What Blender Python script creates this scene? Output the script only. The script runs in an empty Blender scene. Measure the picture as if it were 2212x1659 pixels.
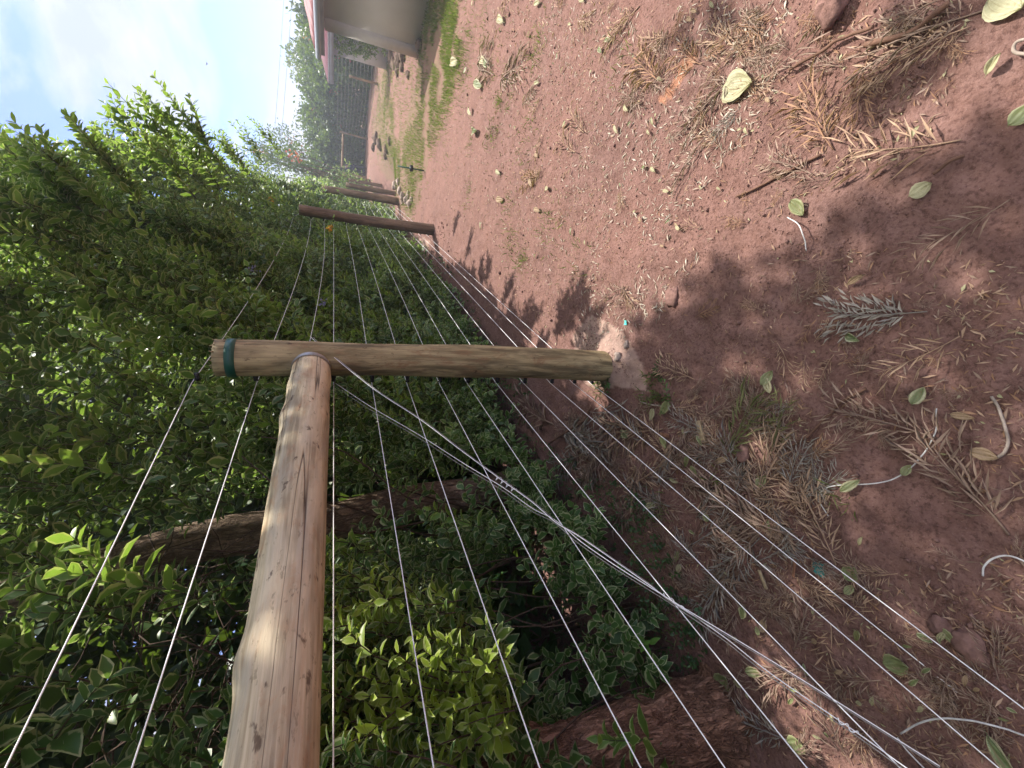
import bpy, math, random
import numpy as np
from mathutils import Vector, Matrix
RS = np.random.RandomState(7); random.seed(7)
R = math.radians
sc = bpy.context.scene
# ------------------------------------------------------------------ camera
F = 895.0; TH = R(23.28); ct, st = math.cos(TH), math.sin(TH); EYE = 1.5
cam_d = bpy.data.cameras.new("camera"); cam = bpy.data.objects.new("camera", cam_d)
sc.collection.objects.link(cam); sc.camera = cam
cam_d.sensor_width = 36; cam_d.lens = 36 * F / 2212; cam_d.clip_start = 0.02; cam_d.clip_end = 2000
# the photograph was taken with the phone turned on its side: world up points to the left of the frame
cam.matrix_world = Matrix(((0, 1, 0, 0), (-st, 0, -ct, 0), (-ct, 0, st, EYE), (0, 0, 0, 1)))
# ------------------------------------------------------------------ light
SUN_EL, SUN_AZ = R(57), R(49)      # azimuth from +Y towards +X
SUN = np.array([math.cos(SUN_EL) * math.sin(SUN_AZ), math.cos(SUN_EL) * math.cos(SUN_AZ), math.sin(SUN_EL)])
sd = bpy.data.lights.new("sun", 'SUN'); sd.energy = 3.1; sd.angle = R(0.55); sd.color = (1.0, 0.95, 0.87)
so = bpy.data.objects.new("sun", sd); sc.collection.objects.link(so)
so.rotation_euler = Vector(SUN).to_track_quat('Z', 'Y').to_euler()
sc.view_settings.view_transform = 'Standard'; sc.view_settings.look = 'None'
sc.view_settings.exposure = 1.68; sc.view_settings.gamma = 1
w = bpy.data.worlds.new("World"); sc.world = w; w.use_nodes = True
nt = w.node_tree; nt.nodes.clear()
def N(tree, t, **kw):
    n = tree.nodes.new(t)
    for k, v in kw.items():
        if k in n.inputs.keys() if isinstance(k, str) else False: n.inputs[k].default_value = v
        else: setattr(n, k, v)
    return n
sky = N(nt, 'ShaderNodeTexSky', sky_type='NISHITA', sun_disc=False, sun_elevation=SUN_EL, sun_rotation=SUN_AZ)
sky.altitude = 1700; sky.ozone_density = 1.5
tc = N(nt, 'ShaderNodeTexCoord')
mp = N(nt, 'ShaderNodeMapping'); mp.inputs['Scale'].default_value = (1.0, 1.0, 1.9); mp.inputs['Location'].default_value = (0.35, 0.1, 0.0)
mp.inputs['Rotation'].default_value = (0.3, 0.2, 0.4)
nt.links.new(tc.outputs['Generated'], mp.inputs[0])
cn = N(nt, 'ShaderNodeTexNoise'); cn.inputs['Scale'].default_value = 2.6; cn.inputs['Detail'].default_value = 9; cn.inputs['Roughness'].default_value = .52; cn.inputs['Distortion'].default_value = .25
nt.links.new(mp.outputs[0], cn.inputs['Vector'])
cr = N(nt, 'ShaderNodeValToRGB'); cr.color_ramp.elements[0].position = .46; cr.color_ramp.elements[1].position = .56
nt.links.new(cn.outputs['Fac'], cr.inputs[0])
cn2 = N(nt, 'ShaderNodeTexNoise'); cn2.inputs['Scale'].default_value = 3.3; cn2.inputs['Detail'].default_value = 8; cn2.inputs['Roughness'].default_value = .6
nt.links.new(mp.outputs[0], cn2.inputs['Vector'])
cr2 = N(nt, 'ShaderNodeValToRGB'); cr2.color_ramp.elements[0].position = .36; cr2.color_ramp.elements[1].position = .62
cr2.color_ramp.elements[0].color = (.15, .18, .26, 1); cr2.color_ramp.elements[1].color = (.31, .315, .32, 1)
nt.links.new(cn2.outputs['Fac'], cr2.inputs[0])
mul = N(nt, 'ShaderNodeMix', data_type='RGBA', blend_type='MULTIPLY'); mul.inputs[0].default_value = 1
nt.links.new(sky.outputs[0], mul.inputs[6]); mul.inputs[7].default_value = (.028, .043, .085, 1)
mx = N(nt, 'ShaderNodeMix', data_type='RGBA')
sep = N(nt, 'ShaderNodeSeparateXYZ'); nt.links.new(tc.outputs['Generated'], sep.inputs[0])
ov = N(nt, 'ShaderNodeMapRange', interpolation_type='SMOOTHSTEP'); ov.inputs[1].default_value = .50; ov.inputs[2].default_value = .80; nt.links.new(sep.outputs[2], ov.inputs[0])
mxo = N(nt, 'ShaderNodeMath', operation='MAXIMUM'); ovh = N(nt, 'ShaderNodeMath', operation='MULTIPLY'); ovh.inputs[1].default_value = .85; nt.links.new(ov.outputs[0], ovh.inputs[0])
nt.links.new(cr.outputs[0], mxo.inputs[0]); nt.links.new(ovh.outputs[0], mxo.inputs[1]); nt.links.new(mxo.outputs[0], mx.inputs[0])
lit = N(nt, 'ShaderNodeMix', data_type='RGBA'); nt.links.new(ov.outputs[0], lit.inputs[0]); nt.links.new(cr2.outputs[0], lit.inputs[6]); lit.inputs[7].default_value = (1.05, 1.0, .92, 1)  # overhead cloud out of frame, added and brightened to lift light in the shade
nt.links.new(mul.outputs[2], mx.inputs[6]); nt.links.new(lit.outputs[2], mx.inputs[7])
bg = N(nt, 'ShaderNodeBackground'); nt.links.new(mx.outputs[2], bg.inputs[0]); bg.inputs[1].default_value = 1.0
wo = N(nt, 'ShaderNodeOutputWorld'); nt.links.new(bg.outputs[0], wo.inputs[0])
sc.cycles.max_bounces = 6; sc.cycles.diffuse_bounces = 3; sc.cycles.transmission_bounces = 4; sc.cycles.transparent_max_bounces = 4
sc.cycles.use_denoising = True

# ------------------------------------------------------------------ geometry of the view (pixels of a 2212x1659 frame)
CAM = np.array([0, 0, EYE])
def ray(x, y):
    u = (829.5 - y) / F; v = (x - 1106) / F
    return np.array([u, ct - v * st, -st - v * ct])
def G(x, y, z=0.0):
    d = ray(x, y); return CAM + d * ((EYE - z) / -d[2])
FA = R(27.25); FD = np.array([math.sin(FA), math.cos(FA), 0]); FN = np.array([-math.cos(FA), math.sin(FA), 0])
P1 = G(1300, 790)
def PL(x, y, wv=0.0):              # point of the fence plane (offset wv towards the hedge) seen at a pixel
    d = ray(x, y); t = ((P1 @ FN) + wv) / (d @ FN); return CAM + d * t
def FW(s, wv, z):                  # fence coordinates -> world
    s = np.asarray(s, float); wv = np.asarray(wv, float); z = np.asarray(z, float)
    return P1 + s[..., None] * FD + wv[..., None] * FN + z[..., None] * np.array([0, 0, 1.])
def sw(P): r = P - P1; return r @ FD, r @ FN
def project(P):
    rel = P - CAM; dep = rel @ np.array([0, ct, -st])
    ok = dep > .05; dd = np.where(ok, dep, 1)
    u = rel[..., 0] / dd; v = -(rel @ np.array([0, st, ct])) / dd
    return np.where(ok, 1106 + v * F, -9e4), np.where(ok, 829.5 - u * F, -9e4), dep
def inpoly(x, y, poly):
    x = np.asarray(x, float); y = np.asarray(y, float); r = np.zeros(x.shape, bool); n = len(poly); j = n - 1
    for i in range(n):
        xi, yi = poly[i]; xj, yj = poly[j]
        if yi != yj: r ^= ((yi > y) != (yj > y)) & (x < (xj - xi) * (y - yi) / (yj - yi) + xi)
        j = i
    return r
def h2(i, j, sd):
    n = (i * 374761393 + j * 668265263 + sd * 974634777) & 0xffffffff
    n = ((n ^ (n >> 13)) * 1274126177) & 0xffffffff
    return ((n ^ (n >> 16)) & 0xffff) / 65535.0
def vn(x, y, sd=0):
    x = np.asarray(x, float); y = np.asarray(y, float)
    i = np.floor(x).astype(np.int64); j = np.floor(y).astype(np.int64); fx = x - i; fy = y - j
    fx = fx * fx * (3 - 2 * fx); fy = fy * fy * (3 - 2 * fy)
    return (h2(i, j, sd) * (1 - fx) + h2(i + 1, j, sd) * fx) * (1 - fy) + (h2(i, j + 1, sd) * (1 - fx) + h2(i + 1, j + 1, sd) * fx) * fy - .5
def gh(x, y):                      # ground height
    x = np.asarray(x, float); y = np.asarray(y, float)
    s = (x - P1[0]) * FD[0] + (y - P1[1]) * FD[1]; wv = (x - P1[0]) * FN[0] + (y - P1[1]) * FN[1]
    r = np.hypot(x, y); near = np.clip(1.6 - r / 9, 0, 1)
    z = .05 * vn(x / .9, y / .9, 1) + near * (.020 * vn(x / .22, y / .22, 2) + .014 * vn(x / .07, y / .07, 3) + .010 * vn(x / .028, y / .028, 4))
    z = z + .09 * vn(x / .5, y / .5, 8) * np.exp(-((s - 9.5) / 2.5) ** 2 - ((wv + .2) / .8) ** 2)
    z = z - .62 * np.exp(-((s - 14.3) / 2.4) ** 2 - (wv / 1.0) ** 2)
    z = z + .12 * np.clip(wv - 1.6, 0, 3)
    z = z + .035 * np.exp(-((x - P1[0]) ** 2 + (y - P1[1]) ** 2) / .03)
    return z - .03
def gz(x, y): return float(gh(x, y))
def GG(x, y):
    p = G(x, y); p[2] = gz(p[0], p[1]); return p

# ------------------------------------------------------------------ mesh helpers
def np_mesh(name, V, faces, mats, attr=None, midx=None, smooth=False, aname='lf'):
    me = bpy.data.meshes.new(name); V = np.asarray(V, np.float32)
    loops = np.concatenate([f.ravel() for f in faces]).astype(np.int32)
    tot = np.concatenate([np.full(len(f), f.shape[1], np.int32) for f in faces])
    start = np.concatenate([[0], np.cumsum(tot)[:-1]]).astype(np.int32)
    me.vertices.add(len(V)); me.vertices.foreach_set('co', V.ravel())
    me.loops.add(len(loops)); me.loops.foreach_set('vertex_index', loops)
    me.polygons.add(len(tot)); me.polygons.foreach_set('loop_start', start)
    try: me.polygons.foreach_set('loop_total', tot)
    except Exception: pass
    if smooth: me.polygons.foreach_set('use_smooth', np.ones(len(tot), bool))
    if midx is not None: me.polygons.foreach_set('material_index', np.asarray(midx, np.int32))
    me.update(calc_edges=True)
    if attr is not None:
        a = me.attributes.new(aname, 'FLOAT_COLOR', 'POINT'); A4 = np.ones((len(V), 4), np.float32); A4[:, :attr.shape[1]] = attr
        a.data.foreach_set('color', A4.ravel())
    for m in (mats if isinstance(mats, (list, tuple)) else [mats]): me.materials.append(m)
    return me
def obj(name, me, parent=None, loc=None):
    o = bpy.data.objects.new(name, me); sc.collection.objects.link(o)
    if parent is not None:
        o.parent = parent; o.matrix_parent_inverse = Matrix.Translation(-parent.location) if loc is None else Matrix()
    if loc is not None: o.location = loc
    return o
def empty(name, loc):
    o = bpy.data.objects.new(name, None); o.empty_display_size = .1; o.location = loc; sc.collection.objects.link(o); return o
def tag(o, label=None, cat=None, group=None, kind=None):
    if label: o['label'] = label
    if cat: o['category'] = cat
    if group: o['group'] = group
    if kind: o['kind'] = kind
    return o
class MB:
    def __init__(s): s.V = []; s.F = {}; s.A = []; s.n = 0; s.M = {}
    def add(s, V, faces, A=None, m=0):
        V = np.asarray(V, float)
        for f in faces:
            f = np.asarray(f); s.F.setdefault(f.shape[1], []).append(f + s.n); s.M.setdefault(f.shape[1], []).append(np.full(len(f), m))
        s.V.append(V); s.A.append(np.zeros((len(V), 3)) if A is None else np.asarray(A, float)); s.n += len(V); return s
    def mesh(s, name, mats, smooth=False, aname='lf'):
        ks = sorted(s.F); F_ = [np.concatenate(s.F[k]) for k in ks]; mi = np.concatenate([np.concatenate(s.M[k]) for k in ks])
        return np_mesh(name, np.concatenate(s.V), F_, mats, np.concatenate(s.A), mi, smooth, aname)
    def obj(s, name, mats, parent=None, smooth=False, aname='lf'): return obj(name, s.mesh(name, mats, smooth, aname), parent)
def unit(v): return v / np.maximum(np.linalg.norm(v, axis=-1, keepdims=True), 1e-9)
def tube(pts, rad, n=8, cap=True, wob=None):
    pts = np.asarray(pts, float); m = len(pts); rad = np.broadcast_to(np.asarray(rad, float), (m,))
    tg = unit(np.gradient(pts, axis=0)); ref = np.array([0, 0, 1.]) if abs(tg[0][2]) < .9 else np.array([1., 0, 0])
    U = unit(np.cross(tg, ref)); W = np.cross(tg, U)
    a = np.linspace(0, 2 * math.pi, n, endpoint=False); L = np.concatenate([[0], np.cumsum(np.linalg.norm(np.diff(pts, axis=0), axis=1))])
    rr = rad[:, None] * np.ones((m, n))
    if wob is not None: rr = rr * wob(a[None, :], L[:, None])
    V = pts[:, None] + rr[..., None] * (np.cos(a)[None, :, None] * U[:, None] + np.sin(a)[None, :, None] * W[:, None])
    A = np.stack([np.cos(a)[None] * rad[:, None], np.sin(a)[None] * rad[:, None], np.repeat(L[:, None], n, 1)], -1).reshape(-1, 3)
    i = np.arange(m - 1)[:, None] * n; j = np.arange(n)[None]; k = (j + 1) % n
    Fq = np.stack([i + j, i + k, i + n + k, i + n + j], -1).reshape(-1, 4); V = V.reshape(-1, 3); fs = [Fq]
    if cap:
        c = np.array([pts[0], pts[-1]]); b = len(V); V = np.concatenate([V, c]); A = np.concatenate([A, [[0, 0, L[0]], [0, 0, L[-1]]]])
        j = j[0]; k = k[0]
        fs.append(np.concatenate([np.stack([np.full(n, b), k, j], 1), np.stack([np.full(n, b + 1), (m - 1) * n + j, (m - 1) * n + k], 1)]))
    return V, fs, A
def box(c, sx, sy, sz, rz=0):
    v = np.array([[x, y, z] for x in (-.5, .5) for y in (-.5, .5) for z in (-.5, .5)]) * (sx, sy, sz)
    cr_, sr = math.cos(rz), math.sin(rz); v = np.stack([v[:, 0] * cr_ - v[:, 1] * sr, v[:, 0] * sr + v[:, 1] * cr_, v[:, 2]], 1) + c
    return v, [np.array([[0, 1, 3, 2], [4, 6, 7, 5], [0, 4, 5, 1], [2, 3, 7, 6], [0, 2, 6, 4], [1, 5, 7, 3]])]
def spline(pts, n=8):
    pts = np.asarray(pts, float); P = np.concatenate([[2 * pts[0] - pts[1]], pts, [2 * pts[-1] - pts[-2]]]); out = []
    for i in range(1, len(P) - 2):
        t = np.linspace(0, 1, n, endpoint=False)[:, None]; a, b, c, d = P[i - 1], P[i], P[i + 1], P[i + 2]
        out.append(.5 * (2 * b + (c - a) * t + (2 * a - 5 * b + 4 * c - d) * t ** 2 + (3 * b - a - 3 * c + d) * t ** 3))
    out.append(pts[-1:]); return np.concatenate(out)

# ------------------------------------------------------------------ materials
def new_mat(name):
    m = bpy.data.materials.new(name); m.use_nodes = True; t = m.node_tree; t.nodes.clear()
    out = t.nodes.new('ShaderNodeOutputMaterial'); return m, t, out
def noise(t, vec, scale, detail=4, rough=.55, dist=0):
    n = t.nodes.new('ShaderNodeTexNoise'); n.inputs['Scale'].default_value = scale; n.inputs['Detail'].default_value = detail
    n.inputs['Roughness'].default_value = rough; n.inputs['Distortion'].default_value = dist
    if vec is not None: t.links.new(vec, n.inputs['Vector'])
    return n.outputs['Fac']
def ramp(t, f, stops):
    r = t.nodes.new('ShaderNodeValToRGB'); e = r.color_ramp.elements
    while len(e) < len(stops): e.new(.5)
    for k, (p, c) in enumerate(stops): e[k].position = p; e[k].color = (c if len(c) == 4 else (*c, 1)) if not isinstance(c, (int, float)) else (c, c, c, 1)
    t.links.new(f, r.inputs[0]); return r.outputs[0]
def mix(t, f, a, b, mode='MIX'):
    m = t.nodes.new('ShaderNodeMix'); m.data_type = 'RGBA'; m.blend_type = mode
    for s, v in ((0, f), (6, a), (7, b)):
        if isinstance(v, (int, float)): m.inputs[s].default_value = v
        elif isinstance(v, tuple): m.inputs[s].default_value = (*v[:3], 1)
        else: t.links.new(v, m.inputs[s])
    return m.outputs[2]
def math_(t, op, a, b=0.0, c=None):
    m = t.nodes.new('ShaderNodeMath'); m.operation = op
    for s, v in enumerate((a, b) if c is None else (a, b, c)):
        if isinstance(v, (int, float)): m.inputs[s].default_value = v
        else: t.links.new(v, m.inputs[s])
    return m.outputs[0]
def mapr(t, v, a, b, c, d):
    m = t.nodes.new('ShaderNodeMapRange'); t.links.new(v, m.inputs[0])
    for k, x in zip((1, 2, 3, 4), (a, b, c, d)): m.inputs[k].default_value = x
    return m.outputs[0]
def princ(t, out, col, rough=.8, spec=.3, normal=None, metal=0):
    p = t.nodes.new('ShaderNodeBsdfPrincipled')
    if isinstance(col, tuple): p.inputs['Base Color'].default_value = (*col[:3], 1)
    else: t.links.new(col, p.inputs['Base Color'])
    if isinstance(rough, (int, float)): p.inputs['Roughness'].default_value = rough
    else: t.links.new(rough, p.inputs['Roughness'])
    p.inputs['Specular IOR Level'].default_value = spec; p.inputs['Metallic'].default_value = metal
    if normal is not None: t.links.new(normal, p.inputs['Normal'])
    if out is not None: t.links.new(p.outputs[0], out.inputs[0])
    return p
def bump(t, h, strength, dist, prev=None):
    b = t.nodes.new('ShaderNodeBump'); b.inputs['Strength'].default_value = strength; b.inputs['Distance'].default_value = dist
    t.links.new(h, b.inputs['Height'])
    if prev is not None: t.links.new(prev, b.inputs['Normal'])
    return b.outputs[0]
def attr(t, name='lf'):
    a = t.nodes.new('ShaderNodeAttribute'); a.attribute_name = name; s = t.nodes.new('ShaderNodeSeparateColor'); t.links.new(a.outputs['Color'], s.inputs[0])
    return a.outputs['Vector'], s.outputs[0], s.outputs[1], s.outputs[2]
def objco(t):
    c = t.nodes.new('ShaderNodeTexCoord'); return c.outputs['Object']
def mapping(t, v, scale):
    m = t.nodes.new('ShaderNodeMapping'); m.inputs['Scale'].default_value = scale; t.links.new(v, m.inputs[0]); return m.outputs[0]

def leaf_mat(name, dark, light, young, edgec=None, edge0=.55, trans=.42, rough=.42, vein=True):
    m, t, out = new_mat(name); v, e, rnd, tone = attr(t); pos = objco(t)
    nz = noise(t, pos, 55, 3)
    c = mix(t, rnd, dark, light); c = mix(t, tone, c, young)
    if edgec is not None:
        f = math_(t, 'ADD', e, math_(t, 'MULTIPLY', math_(t, 'SUBTRACT', nz, .5), .75))
        f = math_(t, 'ADD', f, math_(t, 'MULTIPLY', math_(t, 'SUBTRACT', rnd, .5), .35))
        f = mapr(t, f, edge0, edge0 + .12, 0, .9)
        c = mix(t, f, c, mix(t, math_(t, 'MULTIPLY', tone, .7), edgec, (.52, .58, .12)))
    c = mix(t, mapr(t, noise(t, pos, 9, 2), .3, .7, 0, .45), c, tuple(x * .6 for x in dark))
    if 'fallen' in name:
        c = mix(t, ramp(t, noise(t, v, 9, 5, .7), [(.50, 0.), (.62, .75)]), c, (.20, .13, .06)); c = mix(t, ramp(t, noise(t, pos, 190, 4, .7), [(.50, 0.), (.60, .5)]), c, (.24, .15, .10))
    p = princ(t, None, c, rough, .45)
    tr = t.nodes.new('ShaderNodeBsdfTranslucent'); t.links.new(mix(t, .35, c, (.35, .5, .03)), tr.inputs[0])
    s = t.nodes.new('ShaderNodeMixShader'); s.inputs[0].default_value = trans
    t.links.new(p.outputs[0], s.inputs[1]); t.links.new(tr.outputs[0], s.inputs[2]); t.links.new(s.outputs[0], out.inputs[0])
    return m
M = {}
M['varieg'] = leaf_mat('variegated_leaf', (.05, .130, .035), (.12, .25, .058), (.28, .46, .07), (.60, .64, .33), .66, trans=.46)
M['gold'] = leaf_mat('golden_leaf', (.04, .12, .04), (.13, .26, .05), (.36, .47, .05), (.66, .68, .42), .66)
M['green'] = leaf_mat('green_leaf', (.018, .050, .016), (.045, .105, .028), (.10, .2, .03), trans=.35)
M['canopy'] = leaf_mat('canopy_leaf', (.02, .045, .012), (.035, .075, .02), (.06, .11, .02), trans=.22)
M['lowgreen'] = leaf_mat('low_plant_leaf', (.022, .060, .028), (.06, .12, .055), (.15, .30, .05), trans=.3)
M['bracts'] = leaf_mat('red_bract', (.5, .03, .05), (.6, .06, .10), (.7, .08, .1), trans=.4)
M['purple'] = leaf_mat('purple_petal', (.22, .18, .5), (.35, .3, .65), (.5, .45, .7), trans=.4)
M['orange'] = leaf_mat('orange_petal', (.7, .2, .02), (.8, .35, .03), (.8, .5, .05), trans=.4)
M['grass'] = leaf_mat('grass_blade', (.07, .12, .02), (.16, .25, .04), (.30, .30, .12), trans=.4, rough=.5)
M['willow'] = leaf_mat('pale_leaf', (.10, .15, .07), (.20, .26, .12), (.3, .33, .15), trans=.4)

def wood(name, a, b, stain, crack=.5, grime=(.10, .085, .05), grime_amt=.35):
    m, t, out = new_mat(name); v, *_ = attr(t, 'pc')
    g = noise(t, mapping(t, v, (1, 1, .03)), 170, 5, .6)
    g1 = noise(t, mapping(t, v, (1, 1, .05)), 45, 5, .65, .3)
    g2 = noise(t, mapping(t, v, (1, 1, .16)), 20, 6, .62, .5)
    c = mix(t, ramp(t, g, [(.32, 0.), (.68, 1.)]), a, b)
    c = mix(t, ramp(t, g1, [(.40, .75), (.56, 0.)]), c, tuple(x * .55 for x in a))
    st_ = ramp(t, noise(t, mapping(t, v, (1, 1, .35)), 16, 8, .75, .9), [(.50, 0.), (.60, 1.)])
    c = mix(t, math_(t, 'MULTIPLY', st_, .6), c, stain)
    c = mix(t, math_(t, 'MULTIPLY', ramp(t, g2, [(.46, 0.), (.60, 1.)]), grime_amt), c, grime)
    c = mix(t, ramp(t, noise(t, mapping(t, v, (1, 1, .3)), 8, 4, .6), [(.5, 0.), (.66, .55)]), c, tuple(min(1, x * 1.35) for x in b))
    kn = ramp(t, noise(t, mapping(t, v, (1, 1, .5)), 27, 4, .6, .3), [(.64, 0.), (.69, 1.)])
    sp = ramp(t, noise(t, mapping(t, v, (1, 1, .35)), 75, 4, .7), [(.60, 0.), (.66, 1.)])
    c = mix(t, math_(t, 'MULTIPLY', sp, .5), c, tuple(x * .45 for x in a))
    c = mix(t, math_(t, 'MULTIPLY', kn, .75), c, (.06, .03, .018))
    ck = ramp(t, noise(t, mapping(t, v, (1, 1, .02)), 17, 2, .4, .25), [(.494, 0.), (.50, 1.), (.506, 0.)])
    ckm = math_(t, 'MULTIPLY', ck, ramp(t, noise(t, mapping(t, v, (1, 1, .3)), 4, 2), [(.42, 0.), (.5, 1.)]))
    c = mix(t, math_(t, 'MULTIPLY', ckm, crack), c, (.05, .03, .02))
    n = bump(t, g, .4, .002); n = bump(t, g1, .5, .004, n); n = bump(t, g2, .5, .006, n); n = bump(t, math_(t, 'SUBTRACT', 1., ckm), .6, .004, n)
    princ(t, out, c, .75, .25, n); return m
M['brace'] = wood('stripped_pole', (.42, .33, .20), (.64, .54, .36), (.40, .22, .11), .9, (.44, .40, .31), .6)
M['post'] = wood('weathered_pole', (.33, .26, .13), (.52, .42, .23), (.27, .14, .07), .8, (.14, .11, .06), .9)
M['post_old'] = wood('grey_brown_pole', (.15, .10, .065), (.27, .19, .125), (.16, .09, .06), .8)
M['bamboo'] = wood('thin_pole', (.22, .15, .09), (.33, .23, .14), (.2, .12, .07), .4)
def bark(name, a, b, c3, sc_=1.0, bs=1.0):
    m, t, out = new_mat(name); v, *_ = attr(t, 'pc')
    def ridge(scale, st_, d):
        n_ = noise(t, mapping(t, v, (1, 1, st_)), scale, 4, .6, d)
        return math_(t, 'MULTIPLY', math_(t, 'ABSOLUTE', math_(t, 'SUBTRACT', n_, .5)), 5.)
    r1 = ridge(26 * sc_, .28, .6); r2 = ridge(60 * sc_, .4, .4); n1 = noise(t, v, 120 * sc_, 5, .7)
    pl = ramp(t, r1, [(.05, 0.), (.42, 1.)]); pl2 = ramp(t, r2, [(.0, 0.), (.4, 1.)])
    c = mix(t, n1, a, b); c = mix(t, ramp(t, noise(t, v, 9), [(.45, 0.), (.65, .7)]), c, c3)
    c = mix(t, math_(t, 'MULTIPLY', math_(t, 'SUBTRACT', 1., pl2), .45), c, tuple(x * .5 for x in a)); c = mix(t, math_(t, 'MULTIPLY', math_(t, 'SUBTRACT', 1., pl), .7), c, tuple(x * .45 for x in a))
    n = bump(t, pl, 1., .018 * bs); n = bump(t, pl2, .8, .007 * bs, n); n = bump(t, n1, .6, .003 * bs, n)
    princ(t, out, c, .9, .12, n); return m
M['bark'] = bark('tree_bark', (.32, .22, .155), (.50, .37, .27), (.14, .105, .075), 1.2, .7)
M['barkred'] = bark('red_brown_bark', (.30, .15, .095), (.46, .26, .17), (.34, .2, .14), .8, 1.6)
def simple(name, col, rough=.6, spec=.3, metal=0, nscale=None, amt=.3, bs=0):
    m, t, out = new_mat(name)
    if nscale:
        nz = noise(t, objco(t), nscale, 5, .6); c = mix(t, ramp(t, nz, [(.3, 0.), (.7, 1.)]), col, tuple(x * (1 - amt) for x in col))
        princ(t, out, c, rough, spec, bump(t, nz, .5, bs) if bs else None, metal)
    else: princ(t, out, col, rough, spec, None, metal)
    return m
M['wire'] = simple('galvanised_wire', (.92, .92, .92), .45, .5, .0)
M['offcut'] = simple('soiled_wire_offcut', (.72, .70, .67), .5, .4, 0, 45, .45)
M['wire_dull'] = simple('dull_steel_wire', (.42, .40, .38), .5, .5, .6, 60, .3)
M['dark_wire'] = simple('dark_wire', (.11, .10, .09), .6, .3)
M['black'] = simple('black_plastic', (.012, .012, .013), .45, .4)
M['tape'] = simple('green_tape', (.015, .085, .06), .35, .5)
M['teal'] = simple('teal_rag', (.03, .20, .19), .7, .2, 0, 80, .5, .004)
M['turq'] = simple('turquoise_scrap', (.10, .62, .55), .6, .3)
M['red'] = simple('red_petals', (.45, .03, .04), .7)
M['stem'] = simple('green_brown_stem', (.09, .085, .04), .7, .2)
M['twig'] = simple('dead_twig', (.10, .065, .045), .85, .2, 0, 30, .5)
M['stick'] = simple('brown_stick', (.20, .11, .075), .85, .2, 0, 30, .5)
M['palestick'] = simple('pale_stick', (.42, .34, .28), .8, .2, 0, 40, .5)
M['chip'] = simple('raw_wood_chip', (.50, .38, .23), .8, .2, 0, 60, .55, .002)
M['chipbrown'] = simple('brown_wood_chip', (.26, .13, .08), .8, .2, 0, 60, .4)
M['clod'] = simple('soil_clod', (.27, .155, .13), .95, .1, 0, 45, .55, .006)
M['palestone'] = simple('pale_stone', (.42, .33, .28), .9, .2, 0, 25, .5, .01)
M['rock'] = simple('brown_rock', (.17, .115, .085), .9, .2, 0, 12, .6, .02)
M['frond_tan'] = leaf_mat('dry_tan_frond', (.34, .215, .14), (.52, .35, .24), (.6, .44, .31), trans=.15, rough=.8)
M['frond_org'] = leaf_mat('dry_orange_frond', (.29, .155, .09), (.42, .24, .145), (.5, .31, .19), trans=.15, rough=.8)
M['frond_brn'] = leaf_mat('dry_brown_frond', (.22, .145, .105), (.38, .27, .205), (.44, .32, .25), trans=.1, rough=.8)
M['frond_gry'] = leaf_mat('dry_grey_frond', (.20, .175, .15), (.38, .34, .30), (.5, .45, .38), trans=.1, rough=.75)
M['frond_grn'] = leaf_mat('half_green_frond', (.12, .13, .05), (.2, .2, .08), (.28, .26, .1), trans=.2, rough=.7)
M['straw'] = leaf_mat('pale_straw', (.30, .21, .15), (.50, .40, .31), (.6, .55, .45), trans=.1, rough=.7)
M['leaf_pale'] = leaf_mat('pale_fallen_leaf', (.42, .42, .22), (.55, .53, .32), (.6, .58, .4), trans=.2, rough=.6)
M['leaf_grn'] = leaf_mat('green_fallen_leaf', (.13, .19, .07), (.22, .28, .12), (.3, .35, .15), (.45, .47, .28), .85, trans=.2, rough=.5)
M['leaf_var'] = leaf_mat('variegated_fallen_leaf', (.10, .18, .07), (.16, .25, .1), (.3, .35, .15), (.62, .62, .42), .6, trans=.2, rough=.5)
M['leaf_tan'] = leaf_mat('tan_fallen_leaf', (.36, .24, .14), (.48, .34, .2), (.5, .4, .3), trans=.2, rough=.7)
M['cloth_navy'] = simple('navy_cloth', (.02, .02, .05), .85, .1)
M['cloth_trouser'] = simple('dark_trousers', (.03, .025, .045), .85, .1)
M['cloth_pale'] = simple('pale_scarf', (.45, .42, .5), .85, .1)
M['skin'] = simple('brown_skin', (.16, .085, .055), .6, .3)
M['hair'] = simple('black_hair', (.01, .009, .008), .7, .2)

# soil
def soil_mat():
    m, t, out = new_mat('red_soil'); pos = objco(t); v, gr, og, pl = attr(t, 'gc')
    n1 = noise(t, pos, 1.7, 5); n2 = noise(t, pos, 14, 7, .65); n3 = noise(t, pos, 75, 6, .7); n4 = noise(t, pos, 260, 3, .7)
    c = mix(t, ramp(t, n2, [(.3, 0.), (.7, 1.)]), (.145, .077, .061), (.250, .148, .127))
    c = mix(t, ramp(t, n1, [(.35, 0.), (.65, .5)]), c, (.265, .142, .113))
    c = mix(t, ramp(t, n3, [(.36, .75), (.52, 0.)]), c, (.085, .042, .034))
    c = mix(t, ramp(t, n4, [(.62, 0.), (.72, .5)]), c, (.46, .33, .30))
    c = mix(t, math_(t, 'MULTIPLY', pl, ramp(t, n2, [(.3, .5), (.6, 1.)])), c, (.46, .32, .26))
    c = mix(t, math_(t, 'MULTIPLY', og, .8), c, (.42, .20, .12))
    c = mix(t, math_(t, 'MULTIPLY', gr, ramp(t, n2, [(.40, .0), (.62, .7)])), c, (.14, .125, .06))
    vo = t.nodes.new('ShaderNodeTexVoronoi'); vo.inputs['Scale'].default_value = 95; t.links.new(pos, vo.inputs['Vector'])
    n = bump(t, n2, .5, .02); n = bump(t, n3, .75, .012, n); n = bump(t, vo.outputs['Distance'], .35, .005, n); n = bump(t, n4, .6, .003, n)
    princ(t, out, c, .95, .12, n); return m
M['soil'] = soil_mat()

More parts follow.
